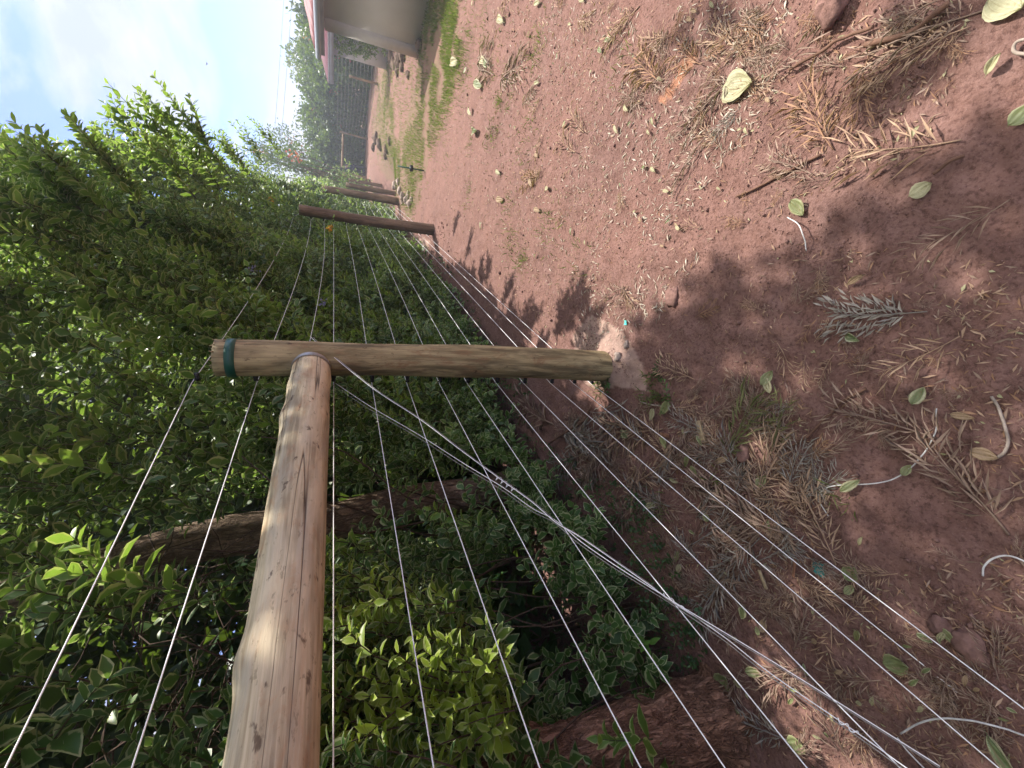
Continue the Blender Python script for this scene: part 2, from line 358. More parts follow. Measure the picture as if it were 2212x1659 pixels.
# ------------------------------------------------------------------ ground
GRASS = [[(868, -60), (985, -60), (1000, 60), (985, 170), (955, 240), (930, 330), (890, 470), (862, 440), (842, 370), (880, 260), (905, 130), (900, 60)],
         [(822, 150), (846, 140), (850, 260), (862, 380), (838, 400), (808, 300), (812, 230)]]
ORANGE = [[(1425, 222), (1450, 170), (1480, 128), (1505, 112), (1508, 125), (1478, 165), (1456, 195), (1440, 222)]]
PALE = [[(1240, 740), (1290, 690), (1350, 730), (1385, 790), (1400, 850), (1310, 850), (1250, 800)], [(880, 525), (930, 520), (925, 600), (870, 580)]]
NA = 520; NR = 560
ang = np.concatenate([np.linspace(-80, 80, NA - 60), np.linspace(80, 280, 62)[1:-1]]); ang = np.radians(np.concatenate([ang]))
rr_ = .12 * np.exp(np.linspace(0, math.log(250 / .12), NR))
gx = np.outer(rr_, np.sin(ang)); gy = np.outer(rr_, np.cos(ang))
gzv = gh(gx, gy) * np.clip(2 - rr_ / 60, 0, 1)[:, None]
GV = np.stack([gx, gy, gzv], -1).reshape(-1, 3)
na = len(ang); i = np.arange(NR - 1)[:, None] * na; j = np.arange(na)[None]; k = (j + 1) % na
GF = np.stack([i + j, i + na + j, i + na + k, i + k], -1).reshape(-1, 4)
GV = np.concatenate([GV, [[0, 0, gz(0, 0)]]]); cap = np.stack([np.full(na, len(GV) - 1), j[0], k[0]], 1)
px, py, dep = project(GV); jx = px + 26 * vn(GV[:, 0] * 3, GV[:, 1] * 3, 11); jy = py + 30 * vn(GV[:, 0] * 3, GV[:, 1] * 3, 12)
gc = np.zeros((len(GV), 3))
for P in GRASS: gc[:, 0] = np.maximum(gc[:, 0], inpoly(jx, jy, P))
for P in ORANGE: gc[:, 1] = np.maximum(gc[:, 1], inpoly(px + 8 * vn(GV[:, 0] * 9, GV[:, 1] * 9, 5), py, P))
for P in PALE: gc[:, 2] = np.maximum(gc[:, 2], inpoly(jx, jy, P) * .8)
gc[:, 0] = np.maximum(gc[:, 0], np.clip((np.hypot(GV[:, 0], GV[:, 1]) - 24) / 6, 0, 1))
ground = obj('ground', np_mesh('ground', GV, [GF, cap], M['soil'], gc, None, True, 'gc')); tag(ground, kind='structure')

# ------------------------------------------------------------------ leaves
def tmpl(lod):
    if lod == 0:
        V = [(0, 0, 0)]; E = [.35]
        for t_, w_ in ((.22, .62), (.5, 1.), (.8, .62)):
            z = -.22 * t_ * t_
            V += [(-w_, t_, z + .17 * w_), (0, t_, z), (w_, t_, z + .17 * w_)]; E += [1, 0, 1]
        V.append((0, 1.05, -.28)); E.append(1.)
        q = [(1, 2, 5, 4), (2, 3, 6, 5), (4, 5, 8, 7), (5, 6, 9, 8)]; tr = [(0, 2, 1), (0, 3, 2), (7, 8, 10), (8, 9, 10)]
        return np.array(V), np.array(E), [np.array(q), np.array(tr)]
    V = [(0, 0, 0), (-1, .45, .12), (0, .5, -.06), (1, .45, .12), (0, 1, -.2)]; E = [.4, 1, 0, 1, .9]
    return np.array(V, float), np.array(E), [np.array([(0, 2, 1), (0, 3, 2), (1, 2, 4), (2, 3, 4)])]
def leaves(mb, pos, ax, nm, ln, wr, rnd, tone, lod=0, m=0):
    T, E, Fs = tmpl(lod); n = len(pos)
    if n == 0: return
    ax = unit(ax); nm = unit(nm - (nm * ax).sum(-1, keepdims=True) * ax); sd_ = np.cross(ax, nm)
    ln = np.broadcast_to(ln, (n,)); wr = np.broadcast_to(wr, (n,)); rnd = np.broadcast_to(rnd, (n,)); tone = np.broadcast_to(tone, (n,))
    curl = RS.uniform(.1, 1.1, n)
    V = pos[:, None] + ln[:, None, None] * (T[None, :, 0, None] * (wr / 2)[:, None, None] * sd_[:, None] + T[None, :, 1, None] * ax[:, None]
        + (T[None, :, 2] * curl[:, None])[..., None] * nm[:, None] * np.where(T[None, :, 0, None] != 0, .55, 1))
    off = (np.arange(n) * len(T))[:, None, None]
    A = np.stack([np.repeat(E[None], n, 0), np.repeat(rnd[:, None], len(T), 1), np.repeat(tone[:, None], len(T), 1)], -1)
    mb.add(V.reshape(-1, 3), [(f[None] + off).reshape(-1, f.shape[1]) for f in Fs], A.reshape(-1, 3), m)
def rv(n): return unit(RS.normal(size=(n, 3)))
def shoots(mbL, mbS, base, dr, L, nl, ll, tone, lod=0, wr=.5, ms=0, bend=.25, tonetip=.5, spread=(.35, .9), thick=.0022, droop=0.0):
    """leafy shoots: opposite leaf pairs up a thin curved stem"""
    n = len(base)
    if n == 0: return
    dr = unit(dr); L = np.broadcast_to(L, (n,)); bd = rv(n) * bend; bd[:, 2] -= droop; u0 = unit(np.cross(dr, rv(n))); v0 = np.cross(dr, u0)
    tone = np.broadcast_to(tone, (n,))
    for kk in range(nl):
        t_ = (kk // 2 * 2 + 1.2) / (nl + .5); ph = (kk // 2) * 1.5708 + (kk % 2) * math.pi + RS.uniform(-.35, .35, n)
        p = base + dr * (L * t_)[:, None] + bd * (L * t_ * t_)[:, None]
        d2 = unit(dr + 2 * bd * t_)
        a = RS.uniform(spread[0], spread[1], n)
        ax = (np.cos(ph)[:, None] * u0 + np.sin(ph)[:, None] * v0) + d2 * a[:, None] * (.7 + 1.1 * t_) + RS.normal(size=(n, 3)) * .12; ax[:, 2] -= .15
        nm = d2 * 1.0 + np.array([0, 0, .5]) + RS.normal(size=(n, 3)) * .2
        sz = ll * (1.0 - .45 * t_ ** 2) * RS.uniform(.75, 1.2, n)
        leaves(mbL, p, ax, nm, sz, RS.uniform(wr * .85, wr * 1.15, n), RS.uniform(0, 1, n), np.clip(tone + tonetip * max(0, t_ - .45) * 1.8 * tone * 2, 0, 1), lod)
    if mbS is not None:
        ts = np.array([0, .35, .7, 1.]); C = base[:, None] + dr[:, None] * (L[:, None] * ts)[..., None] + bd[:, None] * (L[:, None] * ts ** 2)[..., None]
        rad = thick * np.array([1.3, 1.1, .8, .4])
        ring = np.stack([np.cos(q) * u0 + np.sin(q) * v0 for q in (0, 2.094, 4.189)], 1)
        V = C[:, :, None] + rad[None, :, None, None] * ring[:, None]
        V = V.reshape(n, 12, 3); fq = np.array([(r_ * 3 + a_, r_ * 3 + (a_ + 1) % 3, r_ * 3 + 3 + (a_ + 1) % 3, r_ * 3 + 3 + a_) for r_ in range(3) for a_ in range(3)])
        mbS.add(V.reshape(-1, 3), [(fq[None] + (np.arange(n) * 12)[:, None, None]).reshape(-1, 4)], None, ms)

# ------------------------------------------------------------------ the hedge of variegated shrubs
def sm(x): x = np.clip(x, 0, 1); return x * x * (3 - 2 * x)
def wbase(s): return np.interp(s, [-4, -1.5, 0, .9, 2, 3.5, 5.2, 6.5, 7.4, 9, 12], [1.0, .98, .98, .95, .80, .66, .56, .46, .44, .5, .6])
def wfront(s, z):
    over = sm((s + .2) / 1.2); mid = np.interp(z, [0, .6, 1.4, 2.0], [1, .95, .62, .4])
    wv = wbase(s) * mid
    wv = wv + over * np.interp(z, [1.6, 2.0, 2.4, 2.8, 3.2, 3.7], [0, -.08, -.30, -.55, -.78, -.95]) * np.interp(s, [7, 10], [1, .7]) + (1 - over) * np.interp(z, [1.6, 2.4, 3.2], [0, -.12, -.2])
    return wv + .36 * vn(s * 1.6 + 5, z * 1.7, 21) + .20 * vn(s * 4.0, z * 4.2, 22)
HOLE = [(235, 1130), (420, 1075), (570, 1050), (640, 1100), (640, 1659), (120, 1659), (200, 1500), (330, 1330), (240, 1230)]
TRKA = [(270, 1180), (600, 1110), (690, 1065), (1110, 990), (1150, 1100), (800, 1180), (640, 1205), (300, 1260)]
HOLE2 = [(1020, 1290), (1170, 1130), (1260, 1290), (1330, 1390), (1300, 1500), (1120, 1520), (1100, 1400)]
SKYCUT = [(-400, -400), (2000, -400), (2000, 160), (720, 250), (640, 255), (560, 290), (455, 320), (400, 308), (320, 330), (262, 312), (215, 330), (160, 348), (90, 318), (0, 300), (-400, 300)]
HEDGE_LABELS = ["dark hollow variegated shrub nearest the camera, behind the loose upper wires",
 "variegated shrub behind the pale horizontal brace pole, hiding a leaning trunk",
 "variegated shrub right behind the thick post with green tape",
 "tall variegated shrub arching over the wires just past the taped post",
 "variegated shrub with pale purple flowers midway between the first two posts",
 "sunlit variegated shrub before the second post, with yellow-green tips",
 "variegated shrub directly behind the second grey-brown post",
 "variegated shrub between the second and third posts",
 "variegated shrub behind the third post, lower and bushier",
 "farthest variegated shrub, beside the row of short far posts"]
edges = [-4.2, -1.1, 0.1, 1.2, 2.3, 3.5, 4.8, 6.4, 8.4, 11.0, 15.0]
dens = [250, 290, 330, 350, 310, 260, 220, 170, 120, 80]
for si in range(10):
    a, b = edges[si], edges[si + 1]; zt = 3.75 if 1 < si < 6 else 3.2; n = int((b - a) * zt * dens[si] * (.8 if si == 0 else 1))
    s = RS.uniform(a - .15, b + .15, n); z = RS.uniform(.04, zt, n) ** 1.0
    ztop = (2.75 if si > 7 else np.interp(s, [0, 1, 4.5, 7], [3.0, 3.55, 3.5, 2.95])) + .5 * vn(s * 1.3, s * 0, 31) + .35 * vn(s * 4, s * 0, 32)
    ztop = ztop * np.interp(s, [8, 11, 15], [1, .75, .62])
    d = RS.exponential(.15, n) * (1 + (RS.rand(n) < .35) * 2.5)
    wv = wfront(s, z) + d
    keep = (z < ztop)
    p = FW(s, wv, z); qx, qy, qd = project(p)
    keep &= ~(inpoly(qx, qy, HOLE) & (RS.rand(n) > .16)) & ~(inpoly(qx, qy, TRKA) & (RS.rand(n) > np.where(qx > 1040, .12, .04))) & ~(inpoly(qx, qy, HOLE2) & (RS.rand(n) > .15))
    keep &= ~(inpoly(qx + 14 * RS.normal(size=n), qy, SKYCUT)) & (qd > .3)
    keep &= ~((s < -1.1) & (z < .75) & (wv < 2.0) & (RS.rand(n) > .2))
    s, z, wv, p, d = s[keep], z[keep], wv[keep], p[keep], d[keep]; n = len(s)
    p[:, 2] += gh(p[:, 0], p[:, 1]) * np.clip(1 - z, 0, 1)
    up = np.array([0, 0, 1.]); dr = up * RS.uniform(.3, 1.1, n)[:, None] - FN * RS.uniform(.1, .9, n)[:, None] + rv(n) * .55
    dr[z > 2.2] += up * .5
    L = RS.uniform(.16, .34, n) * (1.15 if si > 5 else 1)
    clump = np.clip(vn(s * 2.3, z * 2.6, 41) * 2.2 + .15, 0, 1) * np.clip(.35 + z / 3, 0, 1)
    tone = np.clip(clump * RS.uniform(.2, 1.0, n), 0, 1) * .8
    root = empty('variegated_shrub', FW((a + b) / 2, .8, 0)); tag(root, HEDGE_LABELS[si], 'shrub', 'variegated hedge shrubs behind the wire fence')
    L0, S0, B0 = MB(), MB(), MB()
    lod = 0 if si < 6 else 1
    ll = [.078, .078, .076, .076, .078, .082, .092, .11, .13, .15][si]
    shoots(L0, S0, p, dr, L, 12 if si < 6 else 10, ll, tone, lod, wr=.58)
    if si < 7:                     # longer pale shoots standing out of the leafy face
        nh = int((b - a) * [16, 26, 30, 30, 26, 22, 16][si]); sh = RS.uniform(a, b, nh); zh = RS.uniform(.5, 3.0, nh); ph_ = FW(sh, wfront(sh, zh) - RS.uniform(.0, .06, nh), zh)
        qx, qy, qd = project(ph_); kh = ~(inpoly(qx, qy, HOLE) & (RS.rand(nh) > .15)) & ~inpoly(qx, qy, TRKA) & ~inpoly(qx, qy, HOLE2) & ~inpoly(qx, qy, [(x_ + 50, y_ + 50) for x_, y_ in SKYCUT]) & (((ph_ - P1) @ FN > .16) | (zh > 2.15)); ph_ = ph_[kh]; nh = len(ph_)
        shoots(L0, S0, ph_ - np.array([0, 0, .12]), np.array([0, 0, 1.]) - FN * RS.uniform(.1, .5, nh)[:, None] + rv(nh) * .3, RS.uniform(.26, .42, nh), 16, ll * 1.12, RS.uniform(.35, .9, nh), lod, wr=.52, spread=(.5, 1.1))
    # big stems inside
    for q in range(7 if si < 6 else 3):
        s0 = RS.uniform(a, b); w0 = 1.25 + RS.uniform(-.25, .5); hh = RS.uniform(1.6, 2.7) * (1 if si < 8 else .7)
        if si >= 5: w0 = .8
        pts = [FW(s0 + .12 * RS.normal() * t_, w0 - .75 * t_ * t_ + .06 * RS.normal(), hh * t_) for t_ in np.linspace(0, 1, 6)]
        V, f, A = tube(spline(pts, 3), np.linspace(.009, .003, 16), 5); B0.add(V, f, A)
    B0.obj('branches', M['twig'], root); L0.obj('foliage', M['varieg'], root); S0.obj('stems', M['stem'], root)
    if si == 3 or si == 4:         # long arching shoots standing out against the sky
        tips = {3: [(325, 150, 2.7, .75), (300, 185, 2.7, .6), (235, 172, 2.55, .7), (215, 210, 2.6, .55), (130, 236, 2.3, .6), (150, 255, 2.3, .5), (25, 258, 2.1, .6), (262, 235, 2.5, .6), (60, 300, 2.3, .5), (0, 285, 2.2, .5), (345, 225, 2.9, .6)],
                4: [(195, 262, 3.2, .6), (285, 250, 3.3, .6), (400, 262, 3.8, .6), (385, 300, 3.8, .6), (455, 275, 4.4, .6), (500, 262, 4.9, .7), (540, 250, 5.5, .7), (345, 290, 3.5, .6), (480, 300, 4.6, .5)]}[si]
        L1, S1 = MB(), MB()
        for (tx, ty, td, ln_) in tips:
            tip = CAM + ray(tx, ty) * td; bs = tip + FN * ln_ * RS.uniform(.62, .8) - np.array([0, 0, ln_ * .55]) - FD * RS.uniform(-.05, .15)
            ln2 = np.linalg.norm(tip - bs)
            shoots(L1, S1, bs[None], (tip - bs)[None], ln2, 34, .076 if td < 3 else .07, np.array([.55]), 0, wr=.5, bend=.04, spread=(.5, 1.0), thick=.003)
            for e_ in range(7):
                f_ = RS.uniform(.0, .6); b2 = bs + (tip - bs) * f_
                shoots(L1, S1, b2[None], (tip - bs)[None] / ln2 + rv(1) * .55, ln2 * .42, 14, .066, np.array([.4]), 0, wr=.5, bend=.1)
        L1.obj('tall_shoots', M['varieg'], root); S1.obj('shoot_stems', M['stem'], root)
    if si in (4, 1):
        fl = MB(); spots = [(168, 488), (455, 660), (545, 585)] if si == 4 else [(700, 655)]
        for (fx, fy) in spots:
            dd = ray(fx, fy); c0 = CAM + dd * (2.6 if fx < 300 else 3.0)
            for q in range(26): leaves(fl, c0[None] + rv(1) * .05 * RS.rand(), rv(1), rv(1), .016, .8, RS.rand(1), RS.rand(1), 1)
        fl.obj('flowers', M['purple'], root)

# golden yellow shrub low down by the near wires
root = empty('golden_shrub', FW(-.9, .9, 0)); tag(root, 'bright yellow-green leafy shrub low behind the near wires, below the brace pole', 'shrub')
L0, S0 = MB(), MB(); n = 0; B = []
while len(B) < 330:
    x_ = RS.uniform(690, 1150); y_ = RS.uniform(1150, 1700)
    if not inpoly(np.array([x_]), np.array([y_]), [(690, 1420), (760, 1260), (880, 1215), (930, 1280), (1060, 1330), (1150, 1480), (1110, 1560), (1010, 1620), (1000, 1700), (690, 1700)])[0]: continue
    B.append(PL(x_ + RS.normal() * 14, y_ + RS.normal() * 14, RS.uniform(.42, .85)))
B = np.array(B); n = len(B)
tn = np.clip(.14 + 2.4 * vn(B[:, 1] * 6, B[:, 2] * 6, 77) + RS.uniform(-.2, .5, n), 0, 1)
shoots(L0, S0, B, np.array([0, 0, 1.]) - FN * .4 + rv(n) * .5, RS.uniform(.12, .24, n), 12, .066, tn, 0, wr=.46)
for q in range(9):
    s0 = RS.uniform(-1.3, -.5); pts = [FW(s0 + .1 * RS.normal() * t_, 1.0 - .15 * t_, 1.2 * t_) for t_ in np.linspace(0, 1, 5)]
    V, f, A = tube(spline(pts, 3), .0035, 5); S0.add(V, f, A)
L0.obj('foliage', M['gold'], root); S0.obj('stems', M['twig'], root)

# single bright green seedlings
def seedling(px_, py_, wv, label, size, nl=9, name='broadleaf_seedling'):
    b = PL(px_, py_, wv); root = empty(name, b); tag(root, label, 'plant'); l, s_ = MB(), MB()
    shoots(l, s_, b[None] - np.array([[0, 0, size]]), np.array([[0, 0, 1.]]) - FN[None] * .35, size * 1.5, nl, size * .8, np.array([.9]), 0, wr=.5, spread=(.1, .5)); l.obj('leaves', M['lowgreen'], root); s_.obj('stem', M['stem'], root)
seedling(245, 1490, .75, 'lone bright green sprig in the dark hollow under the hedge', .09, 14, 'green_sprig')
seedling(1312, 1352, .85, 'bright green four-leaved seedling among low dark ground plants', .06)
seedling(1380, 1400, .8, 'larger light green seedling with toothed leaves near the red-brown trunk', .07, 8)

# thicket behind the hedge
for ti, (a, b, lab) in enumerate([(-5, -1.5, 'dark dense thicket tree behind the hollow of the hedge nearest the camera'), (-1.5, 2.2, 'dark leafy thicket tree behind the hedge at the taped post'), (2.2, 6.5, 'tall dark leafy thicket tree behind the middle of the hedge'), (6.5, 13, 'tall leafy thicket tree behind the far end of the hedge')]):
    n = int((b - a) * [8000, 9500, 9500, 7500][ti]); s = RS.uniform(a, b, n); z = RS.uniform(.1, [4.0, 4.4, 5.6, 6.6][ti], n); wv = RS.uniform(1.5 if ti < 2 else 1.1, 3.2, n)
    p = FW(s, wv, z); p[:, 2] += .1; qx, qy, qd = project(p)
    kp = ~inpoly(qx, qy, [(x_ + 25, y_ + 25) for x_, y_ in SKYCUT])
    p = p[kp]; n = len(p); root = empty('thicket_tree', FW((a + b) / 2, 2.4, 0)); tag(root, lab, 'tree'); l, s_ = MB(), MB()
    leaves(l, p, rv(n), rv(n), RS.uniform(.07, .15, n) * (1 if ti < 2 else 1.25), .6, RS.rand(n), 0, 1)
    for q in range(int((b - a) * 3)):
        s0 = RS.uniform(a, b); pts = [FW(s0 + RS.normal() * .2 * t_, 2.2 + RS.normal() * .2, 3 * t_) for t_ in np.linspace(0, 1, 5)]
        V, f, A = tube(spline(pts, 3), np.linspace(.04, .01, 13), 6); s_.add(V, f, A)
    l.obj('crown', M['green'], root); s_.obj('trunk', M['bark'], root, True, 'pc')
# dry hanging twigs in the hollow
mb = MB()
for q in range(170):
    x_ = RS.uniform(230, 620); y_ = RS.uniform(1180, 1640); b0 = PL(x_, y_, RS.uniform(.85, 1.5)); d = unit(FD * RS.normal() * .9 + FN * RS.normal() * .3 + np.array([0, 0, RS.normal() * .35 - .2])); ln_ = RS.uniform(.15, .55)
    pts = [b0 + d * ln_ * t_ + np.array([0, 0, -.15 * ln_ * t_ * t_]) + RS.normal(size=3) * .008 for t_ in np.linspace(0, 1, 5)]
    V, f, A = tube(pts, np.linspace(.0035, .0012, 5), 4, False); mb.add(V, f, A)
tag(mb.obj('dead_twigs', M['twig']), 'tangle of dry brown twigs in the dark hollow of the hedge', kind='stuff')

# ------------------------------------------------------------------ trunks and the shading crown
def shade_need(gx_, gy_):
    P = np.stack([gx_, gy_, np.zeros_like(gx_)], -1); x, y, dp = project(P)
    SH = [(1300, 900), (1330, 800), (1352, 735), (1400, 690), (1480, 622), (1560, 560), (1640, 515), (1730, 500), (1830, 430), (1930, 385), (2050, 330), (2212, 235), (2500, 120), (4200, -600), (6000, 3000), (1500, 6000), (600, 3000), (900, 1659), (1150, 1100)]
    jx_ = x + 34 * vn(gx_ * 5, gy_ * 5, 51) + 20 * vn(gx_ * 14, gy_ * 14, 52); jy_ = y + 34 * vn(gx_ * 5, gy_ * 5, 53) + 20 * vn(gx_ * 14, gy_ * 14, 54)
    s_ = inpoly(jx_, jy_, SH)
    for cx, cy, rx, ry in [(1935, 790, 36, 24), (1905, 895, 40, 24), (1965, 1010, 45, 25), (1920, 1095, 75, 40), (2180, 1300, 75, 110), (1790, 925, 40, 22), (2050, 560, 130, 34), (1850, 610, 80, 24), (2190, 490, 70, 40), (1700, 860, 30, 18), (1640, 560, 60, 30), (1760, 520, 50, 22), (1610, 965, 35, 18), (2100, 985, 60, 20), (1330, 830, 30, 16), (1450, 1010, 24, 14), (1560, 790, 24, 14), (2150, 1080, 50, 26)]:
        s_ &= ~(((jx_ - cx) / rx) ** 2 + ((jy_ - cy) / ry) ** 2 < 1)
    for cx, cy, rx, ry in [(1868, 190, 34, 24), (2030, 38, 90, 34), (1528, 22, 30, 22), (1900, 130, 55, 16), (1480, 60, 14, 22)]:
        s_ |= ((jx_ - cx) / rx) ** 2 + ((jy_ - cy) / ry) ** 2 < 1
    fs = (gx_ - P1[0]) * FD[0] + (gy_ - P1[1]) * FD[1]; fw = (gx_ - P1[0]) * FN[0] + (gy_ - P1[1]) * FN[1]
    behind = (dp <= .25); s_ = np.where(behind, gx_ < 1.3 + vn(gx_, gy_, 9), s_)
    s_ &= ~((fw > .38) & (fs > -2.7) & (RS.rand(len(gx_)) > .05))
    return s_
n = 90000; gx_ = RS.uniform(-4.5, 2.8, n); gy_ = RS.uniform(-4.2, 4.2, n); kp = shade_need(gx_, gy_) & ~((gy_ > 2.4) & (gx_ < -.2)) & ~(gx_ > 2.8); gx_, gy_ = gx_[kp], gy_[kp]
zz = RS.uniform(5.0, 7.0, len(gx_)); cp = np.stack([gx_, gy_, np.zeros(len(gx_))], -1) + SUN * (zz / SUN[2])[:, None]
qx, qy, qd = project(cp); vis = (qd > 0) & (qx > -60) & (qx < 2270) & (qy > -60) & (qy < 1720); cp = cp[~vis]
cp = cp[RS.permutation(len(cp))[:27000]]
trB = empty('leaning_tree', FW(-1.45, 1.0, 0)); tag(trB, 'thick red-brown tree trunk with deeply ridged bark leaning left at the lower left', 'tree')
l = MB(); n = len(cp); leaves(l, cp, rv(n), rv(n) * .6 + np.array(SUN), RS.uniform(.09, .17, n), .45, RS.rand(n), RS.rand(n) * .3, 1); l.obj('crown', M['canopy'], trB)
def wobk(seed, amp, fz=3.0, lobes=3):
    def f(a, L):
        return 1 + amp * (1.2 * vn(np.cos(a) * 1.6 + seed, L * fz + np.sin(a) * 1.6, seed) + .6 * vn(np.cos(a) * 5 + seed, L * fz * 3 + np.sin(a) * 5, seed + 1))
    return f
bp = FW(-1.44, 1.02, -.08); pts = [bp, FW(-1.41, .99, .15), FW(-1.38, 1.0, .55), FW(-1.4, 1.05, 1.1), FW(-1.7, 1.2, 2.0), FW(-2.1, 1.3, 3.1), FW(-1.8, .9, 4.6)]
Lr = spline(pts, 14); mb = MB(); V, f, A = tube(Lr, np.interp(np.linspace(0, 1, len(Lr)), [0, .06, .2, .5, 1], [.20, .155, .135, .12, .06]), 48, True, wobk(3, .30, 9)); mb.add(V, f, A)
tk = mb.obj('trunk', M['barkred'], trB, True, 'pc')
mb = MB()
for q in range(9):
    e_ = cp[RS.randint(len(cp))]; pts = [FW(-1.85, .95, 4.4), (FW(-1.85, .95, 4.4) + e_) / 2 + np.array([0, 0, .3]), e_]; V, f, A = tube(spline(pts, 6), np.linspace(.05, .012, 13), 8); mb.add(V, f, A)
mb.obj('limbs', M['bark'], trB, True, 'pc')
mb = MB()
for q in range(5):
    an = q * 1.25 + .4; pts = [bp + np.array([0, 0, .16]), bp + np.array([math.cos(an) * .2, math.sin(an) * .2, .03]), bp + np.array([math.cos(an + .2) * .38, math.sin(an + .2) * .38, .0])]
    V, f, A = tube(spline(pts, 6), np.linspace(.06, .015, 13), 10, True, wobk(9, .3, 9)); mb.add(V, f, A)
mb.obj('roots', M['barkred'], trB, True, 'pc')
trA = empty('hedge_tree', FW(.35, 1.25, 0)); tag(trA, 'leaning grey-brown tree trunk crossing behind the pale brace pole', 'tree')
pts = [FW(.40, 1.22, -.1), FW(.36, 1.2, .2), PL(1050, 1062, 1.2), PL(860, 1090, 1.2), PL(700, 1130, 1.2), PL(470, 1162, 1.2), PL(275, 1212, 1.2), FW(.0, 1.3, 3.1), FW(-.2, 1.4, 3.9)]
Lr = spline(pts, 10); mb = MB(); V, f, A = tube(Lr, np.interp(np.linspace(0, 1, len(Lr)), [0, .1, .6, 1], [.15, .12, .115, .07]), 36, True, wobk(5, .13, 5)); mb.add(V, f, A)
mb.obj('trunk', M['bark'], trA, True, 'pc')
mb = MB(); n = 1500; p = FW(-.3, 1.7, 4.1)[None] + rv(n) * (RS.rand(n) ** .4)[:, None] * np.array([1.4, 1.3, .7]); qx, qy, qd = project(p); p = p[~((qd > 0) & (qx > -30) & (qy > -30) & (qy < 1600) & (qx < 2200)) | (qy > 900)]; n = len(p)
leaves(mb, p, rv(n), rv(n) + np.array([0, 0, 1.]), RS.uniform(.1, .18, n), .5, RS.rand(n), RS.rand(n) * .4, 1); mb.obj('crown', M['canopy'], trA)

# ------------------------------------------------------------------ fence
def pole_obj(name, pts, rad, mat, parent, seed=1, n=28, amp=.07, seg=40, bumps=()):
    pts = np.asarray(pts, float); t_ = np.linspace(0, 1, seg)[:, None]; line = pts[0] * (1 - t_) + pts[-1] * t_
    Ltot = np.linalg.norm(pts[-1] - pts[0])
    wob = lambda a, L: 1 + amp * 1.3 * vn(np.cos(a) * .9 + seed, L * 2.2 + np.sin(a) * .9, seed) + amp * .5 * vn(np.cos(a) * 3, L * 7 + np.sin(a) * 3, seed + 5) + sum(h_ * np.exp(-((L - l_) / w_) ** 2 - (np.angle(np.exp(1j * (a - a_))) / .7) ** 2) for l_, a_, h_, w_ in bumps)
    ax = unit(pts[-1] - pts[0]); sv = unit(np.cross(ax, np.array([.3, .2, 1.])))
    line = line + sv * (.012 * Ltot * np.sin(t_ * math.pi) * (1 if seed % 2 else -1)) * .6
    e = np.array([.0, .004]); 
    V, f, A = tube(line, np.interp(t_[:, 0], np.linspace(0, 1, len(rad)), rad), n, True, wob)
    A[:, 2] += seed * 3.7
    mb = MB(); mb.add(V, f, A); return mb.obj(name, mat, parent, True, 'pc')
WZ = [2.055, 1.817, 1.642, 1.50, 1.327, 1.158, .990, .837, .668, .50, .325, .17, .045]
posts = [(-3.3, 2.0, -.1, .085, .095, 'round wooden post behind the camera holding the near end of the brace pole', 'post'),
         (0.0, 1.955, -.05, .077, .093, 'thick pale wooden post wrapped with green tape at its top', 'post'),
         (5.42, 1.976, -.05, .077, .088, 'grey-brown round wooden post standing alone, second along the fence', 'post_old'),
         (10.25, 1.765, -.08, .085, .10, 'third round wooden fence post with its foot in pale rubble', 'post_old'),
         (13.65, 1.143, -.7, .075, .08, 'fourth fence post, dark, just past the third', 'post_old'),
         (16.8, .98, -.55, .06, .065, 'fifth fence post, seen close behind the fourth', 'post_old'),
         (19.9, 1.147, -.25, .055, .06, 'sixth, thin dark fence post near the far corner', 'post_old'),
         (22.4, 1.05, -.1, .055, .055, 'last thin fence post at the far corner beside the person', 'post_old')]
post_objs = []
for pi, (s0, zt_, zb, r1, r2, lab, mt) in enumerate(posts):
    root = empty('fence_post', FW(s0, 0, 0)); tag(root, lab, 'post', 'wooden fence posts'); post_objs.append(root)
    bumps = [(1.52, .5, .12, .05), (.62, 2.5, .1, .05)] if pi == 1 else [(1.1, 1., .08, .05)]
    lean = .02 if pi in (2, 3) else 0
    pole_obj('pole', [FW(s0 - lean, 0, zb), FW(s0 + lean, 0, zt_)], [r2, r2 * .93, r1 * 1.02, r1], M[mt], root, pi + 1, 32 if pi < 3 else 12, .09, 60 if pi < 3 else 16, bumps)
    if pi in (0, 1, 2, 3):
        for wz in WZ:
            if wz > zt_ + .12: continue
            r = r1 + (r2 - r1) * (1 - wz / 2) ; mb = MB(); c = FW(s0 - .012, r * .9, min(wz, 2.03 if wz > 2 else wz)); d = FN
            V, f, A = tube([c, c + FN * .022, c + FN * .03], [.011, .008, .010], 8); mb.add(V, f, A)
            V, f, A = tube([c + FN * .022 - FD * .012, c + FN * .022 + FD * .012], [.008, .008], 8); mb.add(V, f, A)
            mb.obj('insulator', M['black'], root, True)
    if pi == 1:
        mb = MB(); th = np.linspace(0, 2 * math.pi, 40)
        V, f, A = tube([FW(0, 0, 1.876), FW(0, 0, 1.880), FW(0, 0, 1.914), FW(0, 0, 1.918)], [.070, .0835, .083, .070], 40, False, wobk(2, .02)); mb.add(V, f, A)
        # draped loose end
        mb.obj('green_tape', M['tape'], root, True)
        mb = MB()
        for q in range(26):
            an = q / 26 * 6.283; c0 = FW(math.cos(an) * .074, math.sin(an) * .074, 1.95); V, f, A = tube([c0, c0 + rv(1)[0] * .006 + np.array([0, 0, RS.uniform(.006, .02)])], [.005, .001], 4); mb.add(V, f, A)
        mb.obj('frayed_top', M['post'], root, False, 'pc')
